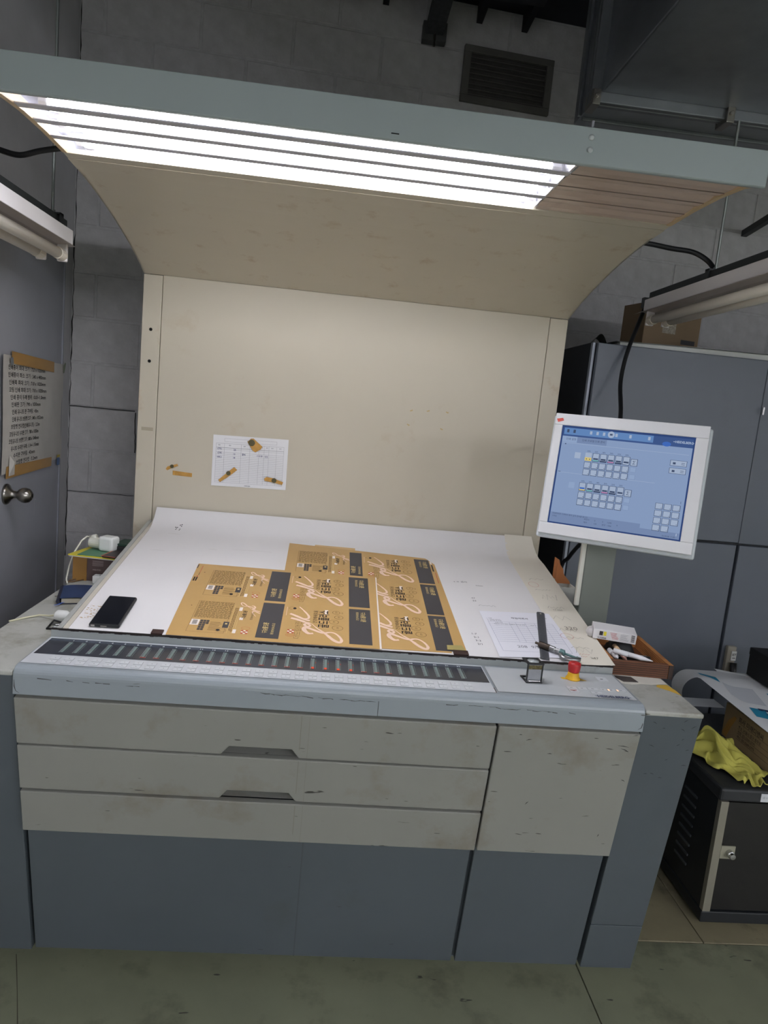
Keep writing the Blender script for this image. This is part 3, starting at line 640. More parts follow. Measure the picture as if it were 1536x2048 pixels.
def side_panel_print(mb, x0, x1, y0, y1, top):
    mb.rect(x0, x1, y0, y1, .0005, 2)
    xc = (x0+x1)/2
    if top: mb.text('골드플러스', .017, CCW(xc+.016, y1-.082, .001), 7, offset=.02, width=.062); mb.text('건강에새로움', .009, CCW(xc-.004, y1-.075, .001), 7, offset=.01, width=.054)
    else: mb.text('골드플러스', .017, CW(xc-.016, y0+.09, .001), 7, offset=.02, width=.062); mb.text('건강에새로움', .009, CW(xc+.008, y0+.09, .001), 7, offset=.01, width=.068)
def back_cell(mb, ox, oy):
    """back face with fine print; ox, oy = lower left corner of the adjoining dark panel"""
    for i in range(17):
        y = .195-i*.0062
        x = -.182
        while x < -.085:
            l = random.uniform(.004, .012); mb.rect(ox+x, ox+min(x+l, -.083), oy+y, oy+y+.0028, .0006, 3); x += l+random.uniform(.001, .003)
    for a in [(-.186, -.0855, .2, .2008), (-.186, -.1852, .01, .2), (-.0862, -.0855, .01, .2), (-.186, -.0855, .01, .0108)]: mb.rect(ox+a[0], ox+a[1], oy+a[2], oy+a[3], .0006, 3)
    mb.rect(ox-.184, ox-.161, oy+.048, oy+.082, .0007, 5)
    for i in range(6): mb.rect(ox-.179, ox-.166, oy+.054+i*.0042, oy+.0562+i*.0042, .0009, 1)
    for c in range(3):
        for rw in range(5 if c < 2 else 2): mb.rect(ox-.159+c*.0085, ox-.1515+c*.0085, oy+.02+(4-rw)*.0125, oy+.031+(4-rw)*.0125, .0007, 2)
    for i in range(7):
        y = .024+i*.0075; mb.rect(ox-.131, ox-.131+random.uniform(.025, .036), oy+y, oy+y+.0022, .0006, 3)
    mb.rect(ox-.095, ox-.079, oy+.042, oy+.078, .0007, 2); mb.rect(ox-.09, ox-.084, oy+.062, oy+.07, .0009, 7)
    mb.ring(ox-.095, oy+.027, .014, .010, .0008, .0007, 3); mb.disc(ox-.103, oy+.027, .005, .006, .0008, 1)
    for x in (-.079, -.0655, -.06): mb.rect(ox+x, ox+x+.001, oy+.012, oy+.185, .0006, 7)
    for j, x in enumerate((-.0755, -.072, -.0685)):
        y = .17
        while y > .03: l = random.uniform(.006, .018); mb.rect(ox+x, ox+x+.0018, oy+y-l, oy+y, .0006, 3); y -= l+.002
    mb.rect(ox-.064, ox-.055, oy+.152, oy+.175, .0007, 5); mb.rect(ox-.064, ox-.055, oy+.015, oy+.037, .0007, 5)
    gold_word(mb, ox-.073, oy+.208, .41, True)
    mb.text('골드플러스', .013, CW(ox-.05, oy+.155, .0009), 1, offset=.02, width=.05); mb.text('건강에새로움', .008, CW(ox-.026, oy+.145, .0009), 1, width=.045)
    mb.rect(ox-.056, ox-.046, oy+.095, oy+.11, .0007, 5)
    for i in range(3):
        for j in range(3): mb.rect(ox-.041+i*.0065, ox-.036+i*.0065, oy+.015+j*.0075, oy+.0208+j*.0075, .0009, 5 if (i+j) % 2 else 4)
    mb.ring(ox-.031, oy+.048, .0125, .0085, .0012, .0007, 6)
def desk_obj(name, mb, mats, X, **k): return mb.build(name, mats, X=X, **k)
DSO = lambda h: DESK @ Matrix.Translation((0, 0, h))
yv = lambda y: dv(y)
# rear sheet (partly covered)
gb = thing('gold_sheet', 'gold printed carton sheet lying partly under another, its right edge bare', 'printed sheet', X=DSO(.0020))
MB().prism([(.494, yv(.968)), (.505, yv(.225)), (.995, yv(.228)), (.999, yv(.2425)), (1.0395, yv(.243)), (1.026, yv(.868)), (.998, yv(.921))], 0, .0006, XY).build('board', m_gold, gb)
pb = MB(); side_panel_print(pb, .717, .761, yv(.703), yv(.922), False); back_cell(pb, .7195, yv(.70))
for y0, y1 in [(.690, .905), (.457, .680), (.236, .448)]:
    side_panel_print(pb, .953, 1.007, yv(y0), yv(y1), True); front_cell(pb, .953, yv(y0), .79 if y0 < .6 else 0)
pb.rect(1.012, 1.017, yv(.80), yv(.86), .0007, 1).rect(1.010, 1.016, yv(.865), yv(.89), .0007, 5).rect(1.019, 1.021, yv(.70), yv(.79), .0007, 4)
pb.build('print', PM, gb, loc=(0, 0, .0002))
ga = thing('gold_sheet', 'gold printed carton sheet lying on top, its left margin blank', 'printed sheet', X=DSO(.0037))
MB().prism([(.226, yv(.2195)), (.796, yv(.2195)), (.803, yv(.706)), (.214, yv(.708))], 0, .0006, XY).prism([(.7962, yv(.2195)), (.8015, yv(.2195)), (.8065, yv(.704)), (.8032, yv(.706))], 0, .0007, XY, 1).build('board', [m_gold, m_wh], ga)
pa = MB()
for y0, y1 in [(.236, .4515), (.4655, .690)]:
    side_panel_print(pa, .458, .5205, yv(y0), yv(y1), False); back_cell(pa, .458, yv(y0))
    side_panel_print(pa, .713, .777, yv(y0), yv(y1), True); front_cell(pa, .713, yv(y0))
pa.rect(.222, .2265, yv(.57), yv(.60), .0007, 1).rect(.229, .2335, yv(.57), yv(.60), .0007, 1).rect(.2285, .232, yv(.602), yv(.61), .0007, 4)
for i in range(12): pa.rect(.231, .2335, yv(.615+i*.0065), yv(.615+i*.0065)+.004, .0007, 4 if i > 2 else 1)
pa.rect(.2155, .2185, yv(.67), yv(.70), .0007, 1)
for x, y in [(.247, .64), (.256, .40)]: pa.disc(x, yv(y), .002, .0016, .0007, 1, n=8)
pa.build('print', PM, ga, loc=(0, 0, .0002))
tp = mat('tape_tan', (206, 172, 116), .3, .0, var=.05, vscale=20)
tag(MB().box(.565, .715, yv(.951), yv(.989), 0, .0003).build('masking_tape', tp, X=DSO(.0022) @ Matrix.Rotation(-.03, 4, 'Z')), 'strip of tan tape behind the top edge of the gold sheets', 'tape')
tag(MB().prism([(.985, yv(.2428)), (1.036, yv(.2435)), (1.03, yv(.272)), (.987, yv(.268))], 0, .0004, XY).build('clear_tape', mat('tape_olive', (170, 156, 96), .3), X=DSO(.0040)), 'olive clear tape across the lower corner of the gold sheet', 'tape')

# ================================================================== things on the desk
ph = thing('mobile_phone', 'black mobile phone lying face up on the white desk sheet', 'phone', X=DSO(.0022) @ Matrix.Translation((.061, yv(.322), 0)) @ Matrix.Rotation(.012, 4, 'Z'))
m_pb = mat('phone_case', (26, 28, 32), .45); m_ps = mat('phone_glass', (20, 22, 30), .12)
MB().box(-.0395, .0395, -.088, .088, 0, .0105).build('case', m_pb, ph, bevel=.004, seg=3)
MB().box(-.0365, .0365, -.085, .085, .0103, .0112).build('screen', m_ps, ph, bevel=.0005)
MB().box(-.009, .007, -.0885, -.0875, .0035, .0065).build('charge_port', mat('port_metal', (160, 156, 150), .3, .8), ph)
MB().box(-.034, -.024, -.0884, -.0872, .0025, .0075).build('stylus_end', mat('stylus', (150, 146, 142), .35), ph, bevel=.002)
MB().box(.0392, .0402, .02, .05, .004, .007).box(.0392, .0402, -.005, .01, .004, .007).build('side_keys', m_pb, ph)

fm = thing('job_form', 'white printed job form lying on the desk under a steel ruler', 'form', X=DSO(.0040))
MB().prism([(1.128, yv(.2225)), (1.370, yv(.246)), (1.352, yv(.520)), (1.124, yv(.505))], 0, .0003, XY).build('sheet', mat('form_paper', (232, 232, 240), .6), fm)
fp = MB(); FX = xf((1.146, yv(.258), .0005), (.995, .052, 0), (-.04, 1, 0))
for k in range(11): fp.rect(0, .205, .055+k*.0125 if k else .0, (.0557+k*.0125) if k else .0007, 0, 0, X=FX)
fp.rect(0, .205, .055, .0557, 0, 0, X=FX)
for x in (0, .204, .065, .085, .115, .145, .175): fp.rect(x, x+.0006, .055 if 0 < x < .2 else 0, .18, 0, 0, X=FX)
fp.text('작업의뢰서', .012, FX @ Matrix.Translation((.08, .205, 0)), 1, offset=.02)
for i, (x, y, s) in enumerate([(.0, .2, '1. 작업'), (.0, .191, '2. 거래처 담당자'), (.0, .184, '3. 납기일 및 수량'), (.02, .172, '인쇄 사양'), (.015, .163, '제품명 규격 색상 수량'), (.07, .163, '용지 후가공 코팅'), (.13, .163, '비고'), (.19, .215, '9/8')]):
    fp.text(s, .0062, FX @ Matrix.Translation((x, y, 0)), 1)
fp.text('208  9/9', .02, FX @ Matrix.Translation((.05, .022, 0)), 2)
fp.build('form_print', [mat('line_blue', (120, 124, 156), .7), mat('type_dark', (84, 86, 100), .7), mat('pen_grey', (120, 120, 132), .7)], fm)

rl = thing('steel_ruler', 'dark steel ruler lying across the printed form', 'ruler', X=DSO(.0048) @ xf((1.256, yv(.224), 0), (.9746, -.224, 0), (.224, .9746, 0)))
MB().prism([(-.0125, 0), (.0125, 0), (.0125, .305), (.009, .312), (-.009, .312), (-.0125, .305)], 0, .001, XY).build('blade', mat('ruler_steel', (84, 86, 90), .4, .25), rl)
tk = MB(); 
for i in range(60): l = .009 if i % 10 == 0 else .005; tk.rect(-.0125, -.0125+l, .004+i*.005, .0046+i*.005, .0012, 0); tk.rect(.0125-l, .0125, .004+i*.005, .0046+i*.005, .0012, 0)
tk.build('graduations', mat('ruler_mark', (150, 152, 156), .5), rl); MB().disc(0, .3, .003, .003, .0013).build('hang_hole', m_paper2, rl)

mc = thing('micrometer', 'steel outside micrometer with green frame resting on the ruler and form', 'micrometer', X=DSO(.0058) @ xf((1.27, yv(.283), .009), (.79, -.613, 0), (.613, .79, 0)))
m_ms = mat('micrometer_steel', (164, 164, 164), .3, .9); m_mg = mat('micrometer_green', (86, 118, 118), .45, .2); m_md = mat('micrometer_dark', (76, 66, 58), .4, .7)
RX = Matrix.Rotation(math.pi/2, 4, 'Y')
MB().lathe([(.0035, -.028), (.0035, -.018), (.008, -.017), (.009, -.012), (.009, .012), (.0085, .016)], 18, X=RX).build('ratchet_thimble', m_md, mc, smooth=False)
MB().lathe([(.0085, .016), (.0082, .03), (.0062, .032), (.0062, .056)], 18, X=RX).build('sleeve', m_ms, mc)
MB().lathe([(.0095, .046), (.0095, .058), (.006, .060), (.0032, .062), (.0032, .095)], 16, X=RX).build('spindle_lock', m_mg, mc)
fr_ = [(.052, 0), (.054, -.016), (.066, -.026), (.082, -.022), (.096, -.010), (.104, 0)]
MB().tube([(a, b, -.001) for a, b in fr_], [.0065, .006, .006, .006, .006, .0065], 8).build('frame', m_ms, mc, smooth=True)
MB().lathe([(.005, .094), (.005, .106)], 12, X=RX).build('anvil', m_mg, mc)

lo = thing('linen_tester', 'small folding metal linen tester magnifier standing on the control panel', 'magnifier', X=xf((1.193, .129, .9093), (.995, .09, 0), (-.09, .995, 0)))
m_lo = mat('loupe_dark', (52, 52, 54), .4, .5)
bs = MB()
for a in [(-.022, .022, -.024, -.017), (-.022, .022, .017, .024), (-.022, -.017, -.017, .017), (.017, .022, -.017, .017)]: bs.box(a[0], a[1], a[2], a[3], 0, .003)
bs.build('base_frame', m_lo, lo, bevel=.0006)
MB().box(-.019, .019, -.018, -.0155, .003, .048).build('upright', mat('loupe_grey', (150, 152, 157), .45, .2, var=.1, vscale=30), lo, bevel=.001)
MB().box(-.0215, -.0185, -.020, -.0145, .003, .05).box(.0185, .0215, -.020, -.0145, .003, .05).build('side_flanges', m_lo, lo)
MB().box(-.019, .019, -.0186, -.0178, .036, .047).build('maker_band', mat('band_olive', (96, 88, 56), .5, .3, var=.5, vscale=200), lo)
tpf = MB()
for a in [(-.0225, .0225, -.022, -.014), (-.0225, .0225, .016, .024), (-.0225, -.015, -.014, .016), (.015, .0225, -.014, .016)]: tpf.box(a[0], a[1], a[2], a[3], .049, .053)
tpf.build('lens_frame', m_lo, lo, bevel=.0008)
MB().lathe([(.001, .0515), (.0155, .0505), (.0155, .0525), (.001, .0545)], 20, X=Matrix.Translation((0, .001, 0))).build('lens', mat('lens_glass', (170, 176, 176), .05, .0, spec=.9), lo, smooth=True)
MB().tube([(-.016, -.021, .005), (.016, -.021, .005)], .0022, 8).build('hinge', m_ms, lo)

# ================================================================== form and tape on the backboard
BRD = xf((0, 1.103, 0), (1, 0, 0), (0, 0, 1))            # local x, z, out of the board
bf = thing('record_form', 'white record form pinned on the backboard with magnets and tape', 'form', X=BRD)
BFX = xf((.173, 1.2265, .0015), (.9995, .02, 0), (-.012, .9998, 0))
MB().grid(12, 8, lambda u, v: BFX @ Vector((u*.2835, v*.194, .0008+.004*abs(u-.5)**2*(1 if v < .5 else .6)))).build('sheet', mat('form_white', (228, 228, 230), .6), bf, smooth=True)
bp = MB(); BX = BFX @ Matrix.Translation((0, 0, .0026))
for k in range(20): y = .014+k*.0068+(.004 if k > 17 else 0); bp.rect(.012, .268, y, y+.0006, 0, 0, X=BX)
bp.rect(.012, .268, .1465, .1473, 0, 0, X=BX); bp.rect(.012, .268, .163, .1637, 0, 0, X=BX)
for x in (.012, .043, .106, .139, .173, .193, .211, .24, .2674): bp.rect(x, x+.0006, .014, .163, 0, 0, X=BX)
for a in [(.043, .24, .170, .1706), (.043, .24, .182, .1826), (.043, .0436, .170, .1826), (.2394, .24, .170, .1826)]: bp.rect(*a, 0, 0, X=BX)
bp.text('작업일지', .007, BX @ Matrix.Translation((.128, .1735, 0)), 1, offset=.02)
for i, (x, y, s) in enumerate([(.018, .14, '(2%)'), (.078, .138, '28'), (.018, .124, '신비'), (.078, .122, '13'), (.11, .122, '광%'), (.018, .108, 'HK2'), (.078, .108, '18'), (.168, .121, '1+2 8'), (.197, .12, '5/2')]):
    bp.text(s, .009, BX @ Matrix.Translation((x, y, 0)), 2, offset=.01)
for x in (.02, .06, .115, .15, .18, .2, .22, .25): bp.text('품명', .0045, BX @ Matrix.Translation((x, .155, 0)), 1)
bp.text('인쇄사업부', .005, BX @ Matrix.Translation((.125, .004, 0)), 1, offset=.02)
bp.build('form_print', [mat('grid_grey', (150, 150, 156), .7), mat('type_dark', (84, 86, 100), .7), mat('pen_blue', (62, 62, 122), .7)], bf)
m_btape = mat('tape_amber', (190, 142, 66), .28, var=.15, vscale=50, bump=.5, bscale=120); m_mag = mat('magnet_olive', (84, 76, 44), .5)
def taped(pts, mag, r, label):
    t = thing('taped_magnet', label, 'magnet', X=BRD @ Matrix.Translation((0, 0, .006)), group=None)
    cx = sum(p[0] for p in pts)/len(pts); cz = sum(p[1] for p in pts)/len(pts)
    MB().prism(pts, 0, .0012, XY).build('tape', m_btape, t, bevel=.0004)
    MB().lathe([(r, 0), (r, .0032), (r*.85, .0038), (.001, .0039)], 14, X=Matrix.Translation((mag[0], mag[1], .0002))).build('magnet', m_mag, t)
taped([(.300, 1.404), (.312, 1.418), (.322, 1.419), (.357, 1.391), (.352, 1.381), (.332, 1.367), (.322, 1.372)], (.316, 1.402), .0125, 'round magnet under crumpled amber tape at the top of the record form')
taped([(.199, 1.250), (.206, 1.242), (.240, 1.268), (.268, 1.294), (.256, 1.304), (.228, 1.278)], (.236, 1.279), .0085, 'magnet under a diagonal strip of amber tape on the record form')
taped([(.372, 1.270), (.380, 1.277), (.405, 1.275), (.445, 1.262), (.441, 1.251), (.415, 1.257), (.374, 1.262)], (.410, 1.266), .0095, 'magnet under amber tape at the lower right corner of the record form')
tt = thing('taped_magnet', 'short amber tape with a small magnet, tilted, beside a flat strip on the board', 'magnet', X=BRD @ Matrix.Translation((0, 0, .0015)))
MB().prism([(0, 1.274), (.006, 1.284), (.042, 1.297), (.046, 1.289), (.022, 1.279), (.006, 1.269)], 0, .0014, XY).build('tape', m_btape, tt, bevel=.0004)
MB().lathe([(.007, 0), (.007, .003), (.001, .0034)], 12, X=Matrix.Translation((.023, 1.286, .0006))).build('magnet', m_mag, tt)
tag(MB().prism([(.026, 1.270), (.099, 1.266), (.099, 1.251), (.027, 1.253)], 0, .0012, XY).build('tape_strip', m_btape, X=BRD @ Matrix.Translation((0, 0, .0006)), bevel=.0004), 'flat amber tape strip stuck to the bare backboard', 'tape')
tag(MB().rect(-.097, -.054, 1.412, 1.425, .0021).build('tape_strip', mat('tape_grey', (168, 158, 136), .5), X=BRD), 'short grey tape strip on the left board post', 'tape')
rs = [(.905, 1.58), (.97, 1.585), (1.045, 1.59), (.90, 1.53), (1.03, 1.525)]
for x, z in rs:
    tag(MB().prism([(0, 0), (.012, .001), (.011, -.005), (.001, -.004)], 0, .0006, XY).build('tape_scrap', mat('scrap_tan', (186, 164, 118), .6), X=BRD @ Matrix.Translation((x, z, .0004)) @ Matrix.Rotation(random.uniform(-.5, .5), 4, 'Z')), 'tiny dried tape scrap left on the backboard', 'tape', 'tape scraps on the backboard')

# ================================================================== right wing: wooden tray and what lies in it
TZ = .8968
m_wood = mat('tray_wood', (100, 60, 36), .6, var=.25, vscale=10, stretch=(2, 2, 22), stain=((54, 30, 20), .5, 5), bump=.4, bscale=30)
m_woodl = mat('tray_wood_inner', (176, 118, 66), .6, var=.2, vscale=8, stretch=(3, 3, 40), stain=((120, 74, 40), .4, 5))
m_woode = mat('tray_wood_end', (46, 30, 24), .7, var=.2)
tr = thing('wooden_tray', 'open brown wooden tray on the right wing holding pens and a small carton', 'tray', X=xf((1.475, .243, TZ), (.998, -.06, 0), (.06, .998, 0)))
def bd(nm, *b, m=m_wood): return MB().box(*b).build(nm, m, tr, bevel=.0015)
bd('front_board', -.02, .145, 0, .014, .0, .042); bd('back_board', -.02, .145, .25, .264, .0, .05, m=m_woodl)
rb = bd('side_board', .145, .158, 0, .264, .0, .042, m=m_woodl); bd('side_board', -.02, -.008, .014, .25, 0, .042, m=m_woodl)
MB().box(.1455, .1585, -.0012, .003, .0, .041).build('end_grain', m_woode, rb)
bd('bottom_board', -.01, .146, .012, .252, .0, .006, m=m_wood)
for i in range(6): MB().box(-.018, .1445, -.0008, .0004, .006+i*.0063, .0072+i*.0063).build('groove', m_woode, tr)
for i in range(6): MB().box(.1444, .1452, .016, .248, .010+i*.0055, .0112+i*.0055).build('groove', mat('groove_brown', (110, 66, 36), .7), tr)
wbx = thing('small_carton', 'small white printed carton with barcode lying in the wooden tray', 'carton', X=xf((1.452, .385, .996), (.965, -.262, -.02), (.26, .96, .10)))
MB().box(-.005, .118, -.03, .03, -.030, .0).build('body', mat('carton_white', (222, 220, 222), .5), wbx, bevel=.001)
cp = MB(); CXF = xf((0, -.0304, -.0145), (1, 0, 0), (0, 0, .72), (0, -1, 0))
cp.rect(.012, .022, -.004, .014, .0003, 1, X=CXF); cp.rect(.024, .032, -.004, .014, .0003, 2, X=CXF); cp.text('+1000', .010, CXF @ Matrix.Translation((.008, -.018, .0003)), 1, offset=.02)
for i in range(6): cp.rect(.042+i*.0015, .068-random.uniform(0, .008), .012-i*.0048, .0135-i*.0048, .0003, 3, X=CXF)
for i in range(7): cp.rect(.072, .098-random.uniform(0, .01), .012-i*.0042, .0132-i*.0042, .0003, 4, X=CXF)
for i in range(7): cp.rect(.103, .113, .014-i*.0045, .0165-i*.0045, .0003, 1, X=CXF)
cp.build('carton_print', [m_bk, m_bk, mat('print_lemon', (232, 216, 60), .5), m_rd, mat('print_grey', (150, 148, 152), .6)], wbx)
MB().lathe([(.016, 0), (.017, .004), (.014, .012), (.003, .018)], 14, X=xf((-.006, -.004, -.02), (0, 1, 0), (0, 0, 1), (-1, 0, 0))).build('crushed_flap', mat('flap_grey', (200, 196, 196), .6), wbx)
def pen(name, p0, p1, r, cols, label, tip=.2):
    P0, P1 = Vector(p0), Vector(p1); t = thing(name, label, 'pen', P0); d = P1-P0
    MB().tube([(0, 0, 0), d*.38], r, 12).build('cap', cols[0], t, smooth=True)
    MB().tube([d*.385, d*(1-tip), d], [r*.95, r*.95, r*.12], 12).build('barrel', cols[1], t, smooth=True); return t
m_pw = mat('pen_white', (226, 226, 230), .35); m_pp = mat('pen_salmon', (206, 160, 146), .4); m_pk2 = mat('pen_black', (28, 28, 30), .4)
pen('marker_pen', (1.483, .302, .948), (1.572, .238, .9455), .0075, [m_pw, m_pw], 'long white marker pen lying diagonally across the tray front', .28)
pen('marker_pen', (1.489, .345, .934), (1.492, .285, .931), .0075, [m_pw, m_pw], 'white marker pen with its cap up, under the long white one')
pen('marker_pen', (1.509, .36, .945), (1.52, .285, .925), .0065, [mat('pen_tan', (206, 176, 140), .4), m_pp], 'salmon coloured pen between the white pens')
pen('marker_pen', (1.535, .36, .9105), (1.545, .30, .9105), .007, [m_pk2, m_pk2], 'black pen near the carton in the tray')
kc = thing('cutter_knife', 'black box cutter knife lying along the right side of the tray', 'knife', X=xf((1.552, .292, .9275), (.533, -.805, .26), (.83, .55, 0)))
MB().box(-.045, .04, -.009, .009, 0, .012).build('handle', m_pk2, kc, bevel=.003); MB().box(-.03, .03, -.004, .004, .012, .014).build('slider_track', mat('chrome_grey', (132, 132, 132), .3, .8), kc)
MB().lathe([(.007, 0), (.009, .003), (.007, .006), (.0045, .003)], 14, X=Matrix.Translation((-.055, 0, .004))).build('end_ring', m_pk2, kc)
sp = thing('tape_dispenser', 'dark brown plastic tape dispenser at the left of the tray', 'dispenser', (1.498, .30, .9038))
MB().tube([(.0, .05, .011), (-.012, .02, .012), (-.004, -.012, .011), (.02, -.025, .009)], [.006, .007, .007, .004], 10).build('arm', mat('dispenser_brown', (70, 52, 50), .4), sp, smooth=True)
MB().lathe([(.012, 0), (.012, .018), (.008, .018)], 14, X=xf((.0, .07, .0115), (0, 1, 0), (0, 0, 1))).build('spool', m_pk2, sp)
MB().box(-.004, .035, -.02, .02, -.001, .012).build('foot', mat('foot_black', (24, 22, 22), .6), sp, bevel=.003)
sbk = thing('tool_pouch', 'black zipped tool pouch behind the pens in the tray', 'pouch', (1.545, .392, .9030))
MB().grid(10, 8, lambda u, v: (-.045+.09*u, -.03+.075*v, .058*math.sin(math.pi*u)**.5*math.sin(math.pi*v)**.5+.004*math.sin(u*17+v*9))).build('shell', mat('pouch_black', (22, 22, 24), .55), sbk, smooth=True)
MB().tube([(-.03, -.006, .048), (0, -.012, .056), (.03, -.006, .048)], .0025, 6).build('zip', mat('chrome_grey', (132, 132, 132)), sbk)
# spatula blade, tapes, paper on the wing
tag(MB().prism([(1.458, .232), (1.511, .231), (1.517, .193), (1.474, .191)], 0, .0016, XY).build('scraper_plate', mat('scraper_grey', (92, 88, 86), .45, .4), X=Matrix.Translation((0, 0, .8970)) @ Matrix.Rotation(0, 4, 'X'), bevel=.0003), 'thin grey steel scraper plate half under the wooden tray', 'scraper')
wpz = .8969
tag(MB().prism([(1.46, .30), (1.596, .27), (1.60, .196), (1.575, .190), (1.55, .183), (1.52, .185), (1.49, .176), (1.462, .183)], 0, .0005, XY).build('torn_paper', mat('paper_dirty', (206, 202, 192), .7, var=.06, vscale=20), X=Matrix.Translation((0, 0, wpz-.0002))), 'dirty torn white paper stuck under the wooden tray', 'paper')
tag(MB().prism([(1.558, .170), (1.566, .185), (1.597, .187), (1.6035, .15), (1.6035, .118), (1.585, .145)], 0, .0005, XY).build('yellow_tape', mat('tape_yellow_worn', (206, 168, 66), .5, stain=((160, 150, 120), .3, 30)), X=Matrix.Translation((0, 0, wpz))), 'worn yellow tape on the corner of the right wing top', 'tape')
# small torn carton between desk and post
tc_ = thing('torn_carton', 'torn white carton with brown inside standing beside the desk', 'carton', (1.464, .76, .8968))
m_kraft = mat('kraft_brown', (168, 104, 58), .7, var=.1); 
cb = MB(); cb.box(.004, .060, 0, .004, 0, .118).box(.056, .060, .004, .14, 0, .118).box(.004, .008, .004, .14, 0, .118).box(.004, .060, .136, .14, 0, .118).box(.004, .06, 0, .14, 0, .004)
cb.build('walls', mat('carton_grey', (212, 212, 204), .6), tc_, bevel=.001)
MB().prism([(.012, .118), (.012, .20), (.03, .19), (.036, .172), (.05, .155), (.055, .118)], .130, .134, XZ).build('torn_flap', m_kraft, tc_)
MB().prism([(.0, .118), (.056, .118), (.052, .128), (.03, .15), (.02, .17), (0, .19)], .06, .064, XZ).build('torn_flap', m_kraft, tc_)
tag(MB().box(1.529, 1.533, .70, .80, .8968, 1.0).build('leaning_card', mat('card_blue', (206, 212, 222), .6), X=None), 'pale blue white card standing between carton and monitor post', 'card')

# ================================================================== left wing
nb = thing('notebook', 'blue bound notebook with a ribbon lying on the left wing', 'notebook', X=xf((-.092, .545, .8968), (.96, .28, 0), (-.28, .96, 0)))
m_nb = mat('notebook_blue', (38, 58, 96), .5, var=.1, vscale=20); m_pg = mat('page_edges', (190, 184, 166), .8, var=.08, vscale=120, stretch=(1, 1, 30))
MB().box(-.075, .02, .0, .15, 0, .003).build('back_cover', mat('cover_navy', (22, 26, 48), .5), nb, bevel=.001)
MB().box(-.068, .018, .003, .146, .003, .017).build('pages', m_pg, nb)
MB().grid(8, 4, lambda u, v: (-.075+.095*u, .0+.15*v, .018+.003*math.sin(u*3.1))).build('front_cover', m_nb, nb, smooth=True)
MB().prism([(-.075, .0), (-.081, .004), (-.083, .010), (-.081, .016), (-.075, .0195), (-.072, .0195), (-.072, 0)], .0, .15, lambda p, q, t: (p, t, q)).build('spine', mat('cover_navy', (22, 26, 48)), nb)
MB().ribbon([(-.05, .02), (-.066, -.005), (-.075, -.02), (-.085, -.028)], .006, .006).build('ribbon', mat('ribbon_blue', (64, 96, 176), .6), nb)
tag(MB().prism([(-.205, .60), (-.15, .70), (-.115, .74), (-.09, .66), (-.13, .585)], 0, .002, XY).build('grey_card', mat('card_grey', (136, 130, 118), .7), X=Matrix.Translation((0, 0, .8969))), 'worn grey card lying behind the blue notebook', 'card')
bx = thing('taped_box', 'brown carton patched with amber tape under the folders on the left wing', 'box', (-.15, .87, .8968))
MB().box(-.075, .085, -.06, .09, 0, .086).build('carton', mat('carton_maroon', (92, 74, 72), .6, var=.05), bx, bevel=.0015)
MB().box(-.0765, -.034, -.0612, .0912, .0, .066).build('amber_tape', mat('tape_amber2', (184, 136, 54), .35, var=.08, vscale=12), bx)
MB().box(-.0768, -.03, -.0616, -.05, -.0002, .0855).build('amber_tape', mat('tape_brown', (150, 110, 52), .35), bx)
MB().box(-.0768, -.045, -.05, .0912, .066, .0862).build('label_patch', mat('patch_grey', (160, 158, 146), .6), bx)
bpt = MB(); PXF = xf((0, -.0605, 0), (1, 0, 0), (0, 0, 1))
for i in range(5): bpt.rect(-.012, .025, .055+i*.004, .0562+i*.004, .0003, X=PXF)
bpt.text('PRINTED', .007, PXF @ Matrix.Translation((-.01, .038, .0003)), 0, offset=.02); bpt.build('box_print', mat('print_pale', (176, 160, 158), .6), bx)
def folder(name, z, pts, th, m, label, cat='folder', em=None):
    o = thing(name, label, cat, (pts[0][0], pts[0][1], z)); q = [(a-pts[0][0], b-pts[0][1]) for a, b in pts]
    MB().prism(q, 0, th, XY).build('cover', m, o, bevel=.0012)
    if em: MB().prism([(a*.985+.002, b*.985+.002) for a, b in q], -.003, 0, XY).build('pages', em, o)
    return o
m_yel = mat('folder_yellow', (222, 206, 60), .4); m_grn = mat('folder_green', (84, 136, 104), .35, var=.06, vscale=8)
folder('plastic_folder', .9868, [(-.238, .79), (-.07, .765), (-.06, .97), (-.20, 1.0)], .004, m_yel, 'yellow edged clear plastic folder on the taped box', em=m_paper)
folder('plastic_folder', .9912, [(-.205, .785), (-.07, .775), (-.06, .965), (-.185, .975)], .003, m_grn, 'green plastic folder lying on the yellow one')
bk = folder('thin_book', .9946, [(-.118, .765), (-.07, .755), (-.055, .86), (-.10, .885)], .005, mat('book_black', (44, 36, 36), .5), 'black thin book with orange red edge on the folders', 'book')
MB().prism([(0, 0), (.048, -.01), (.048, -.0125), (-.0025, -.002), (.016, .122), (.018, .12)], .0048, .0056, XY).build('orange_edge', mat('edge_orange', (214, 106, 70), .5), bk)
folder('green_notebook', 1.0145, [(-.112, .87), (-.055, .86), (-.05, .95), (-.10, .955)], .008, mat('notebook_green', (34, 62, 50), .5), 'dark green small notebook beside the white charger', 'notebook')
MB_b = thing('plastic_case', 'black plastic case under the dark green notebook', 'case', (-.08, .91, .9946)); MB().box(-.028, .028, -.045, .045, 0, .0195).build('case_body', m_pk2, MB_b, bevel=.003)
ch = thing('power_adapter', 'white cube power adapter with plug block on the green folder', 'adapter', X=xf((-.148, .875, .9946), (.95, -.31, 0), (.31, .95, 0)))
m_wpl = mat('plastic_white', (226, 228, 224), .35); m_wpl2 = mat('plastic_aged', (212, 212, 200), .4)
MB().box(-.006, .05, -.024, .024, 0, .052).build('adapter_body', m_wpl, ch, bevel=.009, seg=3)
MB().tube([(-.05, 0, .022), (-.004, 0, .022)], .0195, 16).build('plug_socket', m_wpl2, ch, bevel=.002)
